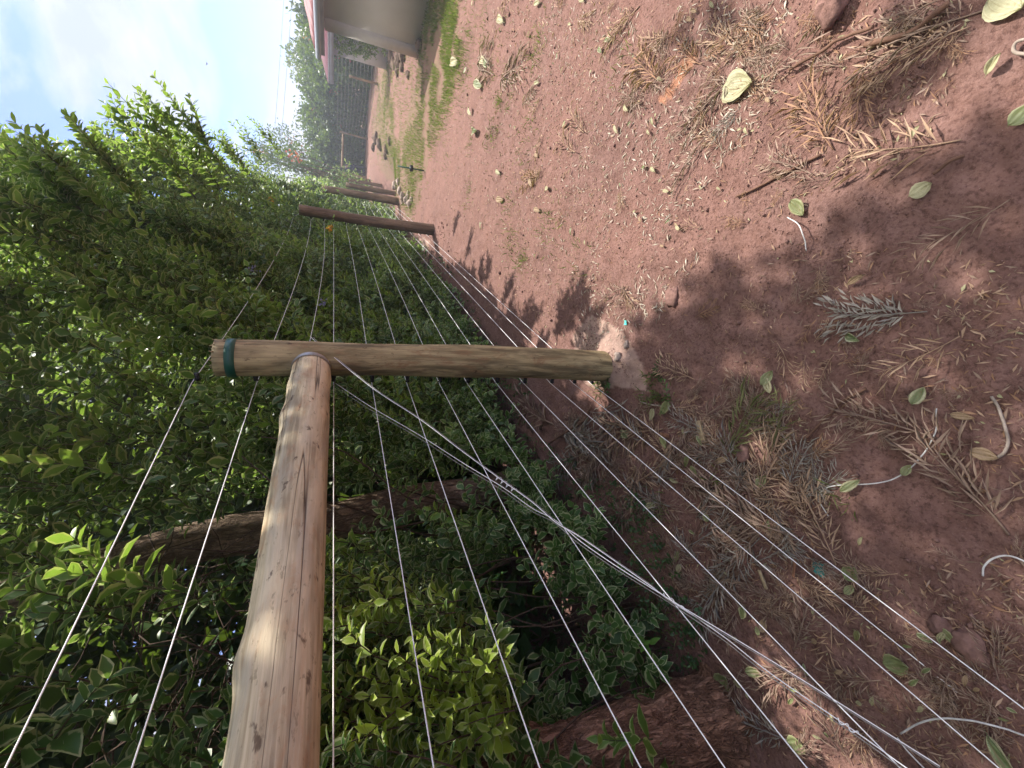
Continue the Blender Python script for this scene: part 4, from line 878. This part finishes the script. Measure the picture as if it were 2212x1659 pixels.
dd = np.linalg.norm(p - CAM, axis=1); sz = RS.uniform(.0015, .0045, len(p)) * (1 + (RS.rand(len(p)) < .05) * 1.3) * np.clip(dd / 2.2, 1, 2.2)
V = p[:, None] + ico[None] * sz[:, None, None] * RS.uniform(.6, 1.3, (len(p), 6, 1)) + np.array([0, 0, .4])[None, None] * sz[:, None, None]
mb = MB(); mb.add(V.reshape(-1, 3), [(icf[None] + (np.arange(len(p)) * 6)[:, None, None]).reshape(-1, 3)]); tag(mb.obj('soil_crumbs', M['clod']), 'loose crumbs of red soil strewn over the ground', kind='stuff')
p = scatter(9000, [(Z1, .2), (Z2, .12), (Z3, .24), (Z4, .12), (Z6, .1), ([(900, 450), (1300, 400), (1330, 700), (1130, 760), (960, 620)], .18), ([(940, 0), (1300, 0), (1300, 420), (960, 460)], .2)]); p[:, 2] = gh(p[:, 0], p[:, 1]) + .004; n = len(p)
dd = np.linalg.norm(p - CAM, axis=1); mb = MB(); ax = rv(n); ax[:, 2] *= .25; nm = rv(n) * .4 + np.array([0, 0, 1.])
mi = RS.rand(n)
for kk, (k_, lo, hi) in enumerate([('frond_tan', 0, .35), ('frond_brn', .35, .75), ('leaf_pale', .75, .80), ('frond_org', .80, 1.)]):
    q = (mi >= lo) & (mi < hi); leaves(mb, p[q], ax[q], nm[q], RS.uniform(.010, .040, q.sum()) * np.clip(dd[q] / 3, .9, 1.6) * (.6 if kk == 2 else 1), RS.uniform(.08, .22, q.sum()) * (2.2 if kk == 2 else 1), RS.rand(q.sum()), 0, 1, kk)
p = scatter(3600, [([(940, 0), (1700, 0), (1640, 250), (1400, 560), (1180, 640), (960, 440)], .88), ([(1230, 600), (1500, 560), (1400, 700), (1260, 780)], .12)]); p[:, 2] = gh(p[:, 0], p[:, 1]) + .004; kp = vn(p[:, 0] * 3, p[:, 1] * 3, 33) > -.15; p = p[kp]; n = len(p)
ax = rv(n); ax[:, 2] *= .2; leaves(mb, p, ax, rv(n) * .4 + np.array([0, 0, 1.]), RS.uniform(.012, .05, n), RS.uniform(.06, .2, n), RS.rand(n), RS.rand(n), 1, 4)
tag(mb.obj('leaf_chaff', [M['frond_tan'], M['frond_brn'], M['leaf_pale'], M['frond_org'], M['straw']]), 'fine dry leaf chaff strewn over the red soil', kind='stuff')
# grass
def grass(mb, P_, hgt, wd, lean=.5, tone=None):
    n = len(P_); d = np.array([0, 0, 1.]) + rv(n) * lean; d[:, 2] = np.abs(d[:, 2]); nm = rv(n); leaves(mb, P_, d, nm, RS.uniform(.5, 1.2, n) * hgt, wd, RS.rand(n), RS.rand(n) ** 3 if tone is None else tone, 1)
mb = MB()
for P_, c_ in zip(GRASS, (19000, 9000)):
    p = np.array([G(q[0] + RS.normal() * 9, q[1] + RS.normal() * 14) for q in sample_px(c_, P_)]); kp = (vn(p[:, 0] * 2.2, p[:, 1] * 2.2, 91) + .5 * vn(p[:, 0] * 7, p[:, 1] * 7, 92)) > -.12; p = p[kp]; p[:, 2] = gh(p[:, 0], p[:, 1]); grass(mb, p, .075, .085)
p = np.array([G(*q) for q in sample_px(2500, [(800, 100), (890, 110), (900, 420), (800, 360)])]); p[:, 2] = gh(p[:, 0], p[:, 1]); grass(mb, p, .08, .1, .8, RS.uniform(.3, 1, len(p)))
for (cx, cy, k_, sp_) in [(1075, 215, 90, .05), (1005, 60, 160, .25), (1150, 100, 120, .10), (1060, 300, 90, .1), (1070, 120, 80, .2), (1120, 560, 110, .07), (1180, 490, 80, .1), (1095, 450, 60, .1), (995, 200, 90, .2), (1100, 190, 60, .1), (1130, 300, 80, .15), (1010, 420, 60, .1), (1100, 520, 90, .1), (1290, 840, 60, .04), (1395, 850, 60, .05), (1640, 900, 18, .03), (1815, 1085, 18, .03), (1540, 1040, 10, .02), (1380, 1180, 60, .06), (1420, 1100, 40, .05), (1390, 1265, 70, .06), (1440, 1340, 60, .06), (1240, 560, 40, .1), (1340, 120, 40, .1), (960, 330, 90, .2), (1000, 130, 120, .25), (1040, 40, 90, .2), (1015, 300, 60, .1), (870, 560, 60, .1), (905, 420, 90, .12), (895, 400, 60, .1), (885, 395, 60, .08)]:
    c0 = G(cx, cy); p = c0 + np.stack([RS.normal(size=k_) * sp_, RS.normal(size=k_) * sp_, np.zeros(k_)], 1); p[:, 2] = gh(p[:, 0], p[:, 1]); grass(mb, p, .06, .06, .9, RS.rand(k_) * .8)
tag(mb.obj('grass', M['grass']), 'patchy short green grass on the red soil', kind='stuff')
# low ground plants below the hedge
mb = MB(); q = sample_px(650, [(1000, 800), (1100, 860), (1180, 950), (1270, 1010), (1390, 1080), (1430, 1170), (1500, 1290), (1540, 1400), (1480, 1470), (1380, 1530), (1240, 1560), (1130, 1320), (1080, 1120), (1000, 960)])
p = np.array([G(*a_) for a_ in q]); p[:, 2] = gh(p[:, 0], p[:, 1]); n = len(p); s_, w_ = sw(p)
shoots(mb, None, p, np.array([0, 0, 1.]) + rv(n) * .6, RS.uniform(.05, .16, n), 8, .021, RS.rand(n) * .25, 0, wr=.7)
q = sample_px(140, [(880, 480), (960, 560), (1060, 720), (1160, 850), (1080, 840), (960, 660), (880, 540)]); p = np.array([G(*a_) for a_ in q]); p[:, 2] = gh(p[:, 0], p[:, 1]); n = len(p)
shoots(mb, None, p, np.array([0, 0, 1.]) + rv(n) * .6, RS.uniform(.06, .16, n), 8, .04, RS.rand(n) * .3, 1, wr=.6)
tag(mb.obj('ground_cover', M['lowgreen']), 'low small-leaved plants creeping along the foot of the hedge', kind='stuff')
# uprooted weed by the post
for (bx, by, lab) in [((1425), 860, 'uprooted feathery green weed on the soil near the taped post'), (1310, 838, 'small leafy weed at the foot of the taped post'), (1405, 815, 'pale green weed tuft between the rubble and the uprooted weed')]:
    c0 = GG(bx, by); root = empty('weed', c0); tag(root, lab, 'weed'); l, s_ = MB(), MB(); n = 7
    shoots(l, s_, np.repeat(c0[None], n, 0) + rv(n) * np.array([.03, .03, .0]) + np.array([0, 0, .006]), rv(n) * np.array([1, 1, .1]) + np.array([0, 0, .25]), RS.uniform(.06, .12, n), 14, .026, RS.rand(n) * .5, 1, wr=.35, thick=.0012); l.obj('leaves', M['lowgreen'], root); s_.obj('stems', M['stem'], root)

# ------------------------------------------------------------------ house with the red roof
def wall_mat():
    m, t, out = new_mat('cream_plaster'); pos = objco(t); n1 = noise(t, pos, 3, 5); n2 = noise(t, pos, 90, 4, .7)
    c = mix(t, ramp(t, n1, [(.3, 0.), (.7, .6)]), (.80, .76, .72), (.72, .67, .62)); princ(t, out, c, .9, .15, bump(t, n2, .4, .006)); return m
M['wall'] = wall_mat(); M['wallpale'] = simple('pale_plaster', (.66, .62, .58), .9, .15, 0, 8, .12)
def roof_mat():
    m, t, out = new_mat('red_roof_tile'); pos = objco(t); n1 = noise(t, pos, 8, 5); c = mix(t, ramp(t, n1, [(.3, 0.), (.7, 1.)]), (.13, .022, .026), (.19, .04, .042)); princ(t, out, c, .6, .35); return m
M['roof'] = roof_mat(); M['fascia'] = simple('grey_white_fascia', (.36, .36, .39), .6, .3, 0, 6, .2); M['soffit'] = simple('soffit', (.40, .33, .27), .8)
M['gutter'] = simple('grey_gutter', (.33, .35, .40), .5, .4)
c1 = G(897, 121); c2 = G(923, 0); wd = unit(c2 - c1); wn = np.array([-wd[1], wd[0], 0]);
if wn[0] > 0: wn = -wn
zt_ = 1.66
house = empty('red_roofed_house', c1); tag(house, 'low cream house with red roof at the right of the yard, nearest building', 'house')
def quadwall(a, b, z0, z1, th, nrm):
    P_ = [a, b, b - nrm * th, a - nrm * th]; V = np.array([(*q[:2], z) for z in (z0, z1) for q in P_]); return V, [np.array([(0, 1, 5, 4), (1, 2, 6, 5), (2, 3, 7, 6), (3, 0, 4, 7), (4, 5, 6, 7), (3, 2, 1, 0)])]
far = c1 + wd * 9
mb = MB(); V, f = quadwall(c1, far, -.3, zt_, .2, wn); mb.add(V, f); back = c1 - wn * 5; V, f = quadwall(c1 - wn * .2, back, -.3, zt_, .2, -wd); mb.add(V + wd * .2, f); mb.obj('wall', M['wall'], house)
mb = MB(); V, f = quadwall(c1 - wd * .012, c1 + wd * .22, -.28, zt_ - .01, .25, wn); mb.add(V + wn * .035, f); mb.obj('corner_pier', M['wallpale'], house)
fe = CAM + ray(692, 119) * 7.0      # end of the gutter
# eave line parallel to the wall, .75 m out
ez0, ez1 = 1.655, 1.80; ea = c1 + wn * .3 - wd * .3; eb = far + wn * .3
mb = MB(); V, f = quadwall(ea, eb, ez0, ez1, .03, wn); mb.add(V, f); mb.obj('fascia', M['fascia'], house)
gp = [np.array([*(q + wn * .06)[:2], 1.765]) for q in (ea, eb)]; mb = MB(); V, f, A = tube(gp, .05, 10); mb.add(V, f, A); mb.obj('gutter', M['gutter'], house, True)
mb = MB(); V = np.array([(*(q)[:2], 1.662) for q in (ea - wn * .03, eb - wn * .03, eb - wn * .30, ea - wn * .30)]); mb.add(V, [np.array([(0, 1, 2, 3)])]); mb.obj('soffit', M['soffit'], house)
nr = 160; nrw = 12; V = []
for a_ in range(nrw + 1):
    for b_ in range(nr + 1):
        t_ = a_ / nrw; q = ea + wd * (9.75 * b_ / nr) - wn * (3.2 * t_); V.append((q[0], q[1], 1.80 + .62 * t_ + .03 * abs(math.sin(b_ * math.pi / 4)) + .015 * (a_ % 2)))
ff = [(a_ * (nr + 1) + b_, a_ * (nr + 1) + b_ + 1, (a_ + 1) * (nr + 1) + b_ + 1, (a_ + 1) * (nr + 1) + b_) for a_ in range(nrw) for b_ in range(nr)]
n0 = len(V); V2 = V + [(x, y, z - .06) for x, y, z in V]; ff2 = ff + [tuple(i_ + n0 for i_ in reversed(f_)) for f_ in ff] + [(b_, b_ + n0, b_ + 1 + n0, b_ + 1) for b_ in range(nr)]
ff2 += [((a_) * (nr + 1), (a_ + 1) * (nr + 1), (a_ + 1) * (nr + 1) + n0, a_ * (nr + 1) + n0) for a_ in range(nrw)]
mb = MB(); mb.add(np.array(V2), [np.array(ff2)]); mb.obj('roof', M['roof'], house, True)
# second, farther wing
w1 = G(832, 150); w1 = w1 * 1.0; wing = empty('far_outbuilding', w1); tag(wing, 'smaller white outbuilding with red roof behind the cream house, half covered by climber', 'outbuilding')
wdd = unit(np.array([.35, -1, 0])); wnn = np.array([wdd[1], -wdd[0], 0]); wnn = -wnn if wnn[0] > 0 else wnn
mb = MB(); V, f = quadwall(w1, w1 + wdd * 5, -.05, 1.50, .2, wnn); mb.add(V, f); V, f = quadwall(w1 - wnn * .2 , w1 - wnn * 4, -.05, 1.50, .2, -wdd); mb.add(V + wdd * .2, f); mb.obj('wall', M['wallpale'], wing)
e1 = w1 + wnn * .6 - wdd * .5; e2 = w1 + wdd * 5 + wnn * .6; mb = MB(); V, f = quadwall(e1, e2, 1.50, 1.66, .03, wnn); mb.add(V, f); mb.obj('fascia', M['fascia'], wing)
mb = MB(); V = np.array([(*e1[:2], 1.66), (*e2[:2], 1.66), (*(e2 - wnn * 2.6)[:2], 2.35), (*(e1 - wnn * 2.6 + wdd * .8)[:2], 2.35)]); V = np.concatenate([V, V - np.array([0, 0, .06])]); mb.add(V, [np.array([(0, 1, 2, 3), (7, 6, 5, 4), (0, 3, 7, 4), (0, 4, 5, 1), (1, 5, 6, 2), (2, 6, 7, 3)])]); mb.obj('roof', M['roof'], wing)
# climber on the outbuilding
root = empty('climbing_vine', w1 + wdd * .6); tag(root, 'green climbing vine covering the end of the far outbuilding', 'vine'); l, s_ = MB(), MB()
n = 800; t_ = RS.uniform(.35, 3.2, n); z = RS.uniform(.1, 1.62, n); kp = z > .15 + .6 * (t_ < .9) * (.9 - t_); t_, z = t_[kp], z[kp]; n = len(z)
p = w1[None] + wdd * t_[:, None] + wnn * RS.uniform(.03, .4, n)[:, None]; p[:, 2] = z
shoots(l, s_, p, -np.array([0, 0, .2]) + wnn * .6 + rv(n) * .6, .2, 8, .09, RS.rand(n) * .7, 1, wr=.6); l.obj('foliage', M['varieg'], root); s_.obj('stems', M['stem'], root)
# rubble and low rocks beside the house
for q, (x, y, s_) in enumerate([(862, 128, .22), (850, 138, .2), (868, 145, .16), (872, 118, .2), (858, 155, .14), (845, 122, .2), (905, 98, .14), (880, 160, .12), (812, 300, .28), (818, 312, .24), (826, 322, .2), (806, 318, .2), (838, 305, .15), (822, 335, .14), (845, 340, .12)]):
    o = rock((x, y), s_ * .8, M['rock'], 'brown rock in the pile beside the cream house' if q < 8 else 'brown rock in the pile at the far corner of the yard', 'rock', .6, 20 + q, 'rock'); o['group'] = 'rocks by the house' if q < 8 else 'rocks in the far yard'
for q, (x, y, s_) in enumerate([(878, 432, .10), (884, 440, .09), (871, 425, .10), (880, 420, .07), (888, 430, .06), (862, 412, .09), (868, 436, .08), (850, 400, .12), (858, 392, .10)]):
    o = rock((x, y), s_, M['palestone'], 'pale rubble stone at the foot of the third post', 'stone', .7, 50 + q, 'stone'); o['group'] = 'pale rubble by the third post'

# ------------------------------------------------------------------ far fence, person, stake
fp = [G(816, 60), G(816, 157), G(803, 258), G(793, 300), G(790, 360)]; fp = [q for q in fp]
bpost = [((814, 181), (754, 164), 'leaning thin pole of the far mesh fence nearest the outbuilding'), ((793, 300), (734, 284), 'thin upright pole of the far mesh fence carrying a level rail')]
for b, t_, lab in bpost:
    p0 = G(*b); dd_ = ray(*t_); hr = np.hypot(p0[0], p0[1]); p1 = CAM + dd_ * (hr / np.hypot(dd_[0], dd_[1])); root = empty('thin_pole', p0); tag(root, lab, 'pole'); pole_obj('pole', [p0 - np.array([0, 0, .1]), p1], [.05, .04], M['bamboo'], root, 3, 8, .05, 8)
p0 = G(793, 300); p0[2] = 1.09; p1 = G(791, 372); p1[2] = 1.13; rt = empty('level_rail', p0); tag(rt, 'level wooden rail running from the far upright pole to the person', 'rail'); pole_obj('pole', [p0, p1], [.05, .05], M['bamboo'], rt, 5, 8, .05, 8)
root = empty('mesh_fence', fp[2]); tag(root, 'dark wire mesh fence in front of the red-flowering hedge', 'fence'); mb = MB()
for wz in np.linspace(.08, 1.35, 11):
    V, f, A = tube(spline([q + np.array([0, 0, wz]) for q in fp], 4), .006, 4, False); mb.add(V, f, A)
mb.obj('wires', M['dark_wire'], root)
p0 = G(913, 368); root = empty('iron_stake', p0); tag(root, 'thin dark green stake stuck in the grass with a black knob', 'stake'); mb = MB(); p1 = p0 + np.array([.0, .03, .44])
V, f, A = tube([p0 - np.array([0, 0, .1]), p1], .013, 8); mb.add(V, f, A); mb.obj('rod', M['tape'], root, True); mb = MB(); c0 = (p0 + p1) / 2 + np.array([0, 0, -.02]); V, f, A = tube([c0 - np.array([.045, 0, 0]), c0 + np.array([.045, 0, 0])], [.03, .035], 10); mb.add(V, f, A); mb.obj('knob', M['black'], root, True)
# person bending by the far fence
pb = G(790, 366); pb[2] = gz(pb[0], pb[1]) + .0; sc_p = 1.16 / 1.62
person = empty('person', pb); tag(person, 'person in dark navy clothes with pale collar stooping beside the far fence post', 'person')
def skin(name, verts, edges_, radii, mat, parent):
    me = bpy.data.meshes.new(name); me.from_pydata([tuple(np.array(v) * sc_p) for v in verts], edges_, []); o = bpy.data.objects.new(name, me); sc.collection.objects.link(o); o.parent = parent
    md = o.modifiers.new('s', 'SKIN')
    for vv, r_ in zip(me.skin_vertices[0].data, radii): vv.radius = (r_[0] * sc_p, r_[1] * sc_p) if isinstance(r_, tuple) else (r_ * sc_p, r_ * sc_p)
    me.skin_vertices[0].data[0].use_root = True; sb = o.modifiers.new('u', 'SUBSURF'); sb.levels = sb.render_levels = 2; me.materials.append(mat); return o
V = [(0, 0, .88), (0, .03, 1.05), (-.02, .1, 1.24), (-.04, .18, 1.38), (-.05, .24, 1.46), (-.06, .27, 1.56), (-.06, .29, 1.62),
     (.09, 0, .84), (.10, .03, .46), (.11, -.03, .08), (.11, .10, .03), (-.09, 0, .84), (-.13, .07, .46), (-.12, 0, .08), (-.12, .13, .03),
     (.15, .14, 1.32), (.22, .26, 1.08), (.16, .44, .98), (.15, .50, .95), (-.21, .14, 1.32), (-.26, .28, 1.08), (-.18, .45, 1.0), (-.17, .51, .97)]
E_ = [(0, 1), (1, 2), (2, 3), (3, 4), (4, 5), (5, 6), (0, 7), (7, 8), (8, 9), (9, 10), (0, 11), (11, 12), (12, 13), (13, 14), (2, 15), (15, 16), (16, 17), (17, 18), (2, 19), (19, 20), (20, 21), (21, 22)]
Rr = [(.14, .10), (.13, .09), (.15, .10), .07, .05, .085, .07, .08, .055, .038, .035, .08, .055, .038, .035, .055, .04, .028, .03, .055, .04, .028, .03]
skin('body', V, E_, Rr, M['skin'], person)
skin('jacket', [V[0], V[1], V[2], V[3], V[15], V[16], (.17, .42, .99), V[19], V[20], (-.19, .43, 1.01)], [(0, 1), (1, 2), (2, 3), (2, 4), (4, 5), (5, 6), (2, 7), (7, 8), (8, 9)], [(.17, .13), (.155, .12), (.175, .13), .07, .075, .058, .045, .075, .058, .045], M['cloth_navy'], person)
skin('trousers', [V[0], V[7], V[8], V[9], V[11], V[12], V[13]], [(0, 1), (1, 2), (2, 3), (0, 4), (4, 5), (5, 6)], [(.15, .12), .10, .075, .065, .10, .075, .065], M['cloth_trouser'], person)
skin('scarf', [(-.04, .14, 1.36), (-.045, .18, 1.41), (-.05, .22, 1.44)], [(0, 1), (1, 2)], [(.14, .08), .09, .07], M['cloth_pale'], person)
skin('hair', [(-.06, .25, 1.56), (-.06, .275, 1.625), (-.06, .25, 1.645)], [(0, 1), (1, 2)], [.085, .085, .06], M['hair'], person)

# ------------------------------------------------------------------ far hedge with red bracts, trees, cables, bird
def blob_tree(name, label, cat, centre, rad, nleaf, ls, mat, group=None, red=0, trunk=True, seed=0, airy=False):
    base = np.array([centre[0], centre[1], 0.]); root = empty(name, base); tag(root, label, cat, group); l = MB(); cl = []
    nc = 46 if not airy else 26
    for q in range(nc):
        d = rv(1)[0]; d[2] = d[2] * .9; cl.append(np.array(centre) + d * np.array(rad) * RS.uniform(.45, 1.0))
    cl = np.array(cl); ci = RS.randint(nc, size=nleaf); p = cl[ci] + RS.normal(size=(nleaf, 3)) * np.array(rad) * (.17 if not airy else .12)
    if not airy: k3 = nleaf // 4; a3 = RS.uniform(0, 6.283, k3); p[:k3] = np.stack([centre[0] + np.cos(a3) * rad[0] * RS.uniform(.5, 1.1, k3), centre[1] + np.sin(a3) * rad[1] * RS.uniform(.5, 1.1, k3), RS.uniform(.02, 1.2, k3)], 1)
    p = p + 0; p = p[p[:, 2] > .03]; n = len(p)
    leaves(l, p, rv(n) * .8 + np.array([0, 0, .3]), rv(n) + np.array([0, 0, .6]), RS.uniform(.7, 1.3, n) * ls, .5, RS.rand(n), (RS.rand(n) < .2) * .6, 1); l.obj('crown', mat, root)
    if red:
        b = MB()
        for q in range(red):
            c0 = cl[RS.randint(nc)] + RS.normal(size=3) * .15; k_ = 26; p = c0 + RS.normal(size=(k_, 3)) * .12; leaves(b, p, rv(k_), rv(k_), .10, .9, RS.rand(k_), RS.rand(k_), 1)
        b.obj('flowers', M['bracts'], root)
    s_ = MB()
    for q in range(7 if not airy else 22):
        e_ = cl[RS.randint(nc)]; pts = [base + rv(1)[0] * .08 * np.array([1, 1, 0]), base * .5 + e_ * .5 + rv(1)[0] * .15, e_]; V, f, A = tube(spline(pts, 4), np.linspace(.06 if not airy else .035, .01, 9), 5); s_.add(V, f, A)
    s_.obj('trunk', M['bark'], root, True, 'pc')
gB = 'dark shrubs with red blossoms along the far fence'
blob_tree('bougainvillea', 'dark shrub with few red blossoms at the left end of the far fence', 'shrub', (11.2, 24.2, 1.4), (1.7, 1.2, 1.5), 11000, .20, M['green'], gB, 5)
blob_tree('bougainvillea', 'dark red-flowering shrub behind the far upright pole', 'shrub', (13.3, 23.3, 1.5), (1.6, 1.5, 1.6), 11000, .20, M['green'], gB, 8)
blob_tree('bougainvillea', 'tallest red-flowering shrub in the middle of the far fence', 'shrub', (14.6, 21.0, 1.55), (1.3, 1.8, 1.65), 11000, .20, M['green'], gB, 12)
blob_tree('bougainvillea', 'red-flowering shrub left of the outbuilding roof', 'shrub', (14.2, 18.4, 1.5), (1.3, 1.5, 1.5), 11000, .20, M['green'], gB, 14)
blob_tree('bougainvillea', 'dark shrub partly hidden by the outbuilding roof', 'shrub', (14.6, 16.2, 1.4), (1.3, 1.4, 1.35), 11000, .20, M['green'], gB, 8)
blob_tree('willowy_tree', 'pale feathery tree rising above the red-flowering shrubs', 'tree', (17.5, 23.5, 2.4), (2.2, 2.6, 1.6), 5000, .17, M['willow'], None, 0, airy=True)
blob_tree('willowy_tree', 'small pale tree peeking over the red roof', 'tree', (17.0, 18.5, 2.1), (1.4, 1.8, 1.3), 3500, .16, M['willow'], None, 0, airy=True)
blob_tree('sparse_tree', 'thin airy tree with bare branches above the far end of the hedge', 'tree', (12.9, 26.0, 3.3), (1.9, 1.5, 2.4), 2400, .15, M['green'], None, 3, airy=True)
blob_tree('sparse_tree', 'second airy tree with red tips rising behind the hedge', 'tree', (8.2, 18.3, 3.6), (1.2, 1.5, 1.9), 2000, .13, M['green'], None, 4, airy=True)
blob_tree('yellow_green_shrub', 'yellow-green bushy shrub between the hedge and the far fence', 'shrub', (7.6, 19.6, 1.1), (1.1, 2.4, 1.3), 4500, .13, M['varieg'])
mb = MB()
for q, (a_, b_, lab) in enumerate([((616, -40), (597, 240), 'upper thin power cable crossing the sky above the far trees'), ((634, -40), (612, 250), 'lower thin power cable crossing the sky above the far trees')]):
    p0 = CAM + ray(*a_) * 30; p1 = CAM + ray(*b_) * 30; d = p1 - p0; pts = [p0 - d * 1.5 + d * 4 * t_ - np.array([0, 0, .25 * (1 - (2 * t_ - 1) ** 2)]) + np.array([0, 0, .25]) for t_ in np.linspace(0, 1, 16)]
    mb = MB(); V, f, A = tube(pts, .012, 5); mb.add(V, f, A); tag(mb.obj('power_cable', M['dark_wire']), lab, 'cable', 'power cables')
c0 = CAM + ray(447, 137) * 22; root = empty('bird', c0); tag(root, 'tiny dark bird gliding high in the sky', 'bird'); mb = MB(); V, f, A = tube([c0 - np.array([.0, .10, 0]), c0, c0 + np.array([0, .09, .01])], [.006, .03, .008], 8); mb.add(V, f, A)
V = c0 + np.array([(0, .03, 0), (0, -.03, 0), (.12, -.02, .05), (.22, -.05, .02), (-.12, -.02, .05), (-.22, -.05, .02), (.12, .02, .05), (-.12, .02, .05)]); mb.add(V, [np.array([(0, 1, 2, 6), (0, 1, 4, 7)]), np.array([(6, 2, 3), (7, 4, 5)])]); mb.obj('body', M['black'], root)
# orange bloom in the hedge
for (x, y, t_, lab) in [(714, 493, 5.3, 'yellow and orange bloom in the hedge beside the second post'), (585, 430, 6.3, 'tiny red bloom in the hedge above the second post')]:
    c0 = CAM + ray(x, y) * t_; mb = MB()
    k_ = 14; leaves(mb, c0 + rv(k_) * .02, rv(k_), rv(k_), .05, .6, RS.rand(k_), RS.rand(k_), 1); tag(mb.obj('blossom', M['orange']), lab, 'flower')

# ------------------------------------------------------------------ milky veil added as a thin volume to imitate lens glare
hm = bpy.data.materials.new('glare_haze'); hm.use_nodes = True; ht = hm.node_tree; ht.nodes.clear(); ho = ht.nodes.new('ShaderNodeOutputMaterial'); hv = ht.nodes.new('ShaderNodeVolumePrincipled')
hv.inputs['Color'].default_value = (.90, .94, 1, 1); hv.inputs['Density'].default_value = .0072; hv.inputs['Anisotropy'].default_value = .6; ht.links.new(hv.outputs[0], ho.inputs['Volume'])
V, f = box((0, 0, 5.5), 520, 520, 19); mb = MB(); mb.add(V, f); ho_ = mb.obj('glare_haze', hm); tag(ho_, 'thin pale volume over the yard standing in for lens glare', kind='stuff')
sc.cycles.volume_bounces = 0; sc.cycles.volume_step_rate = 1
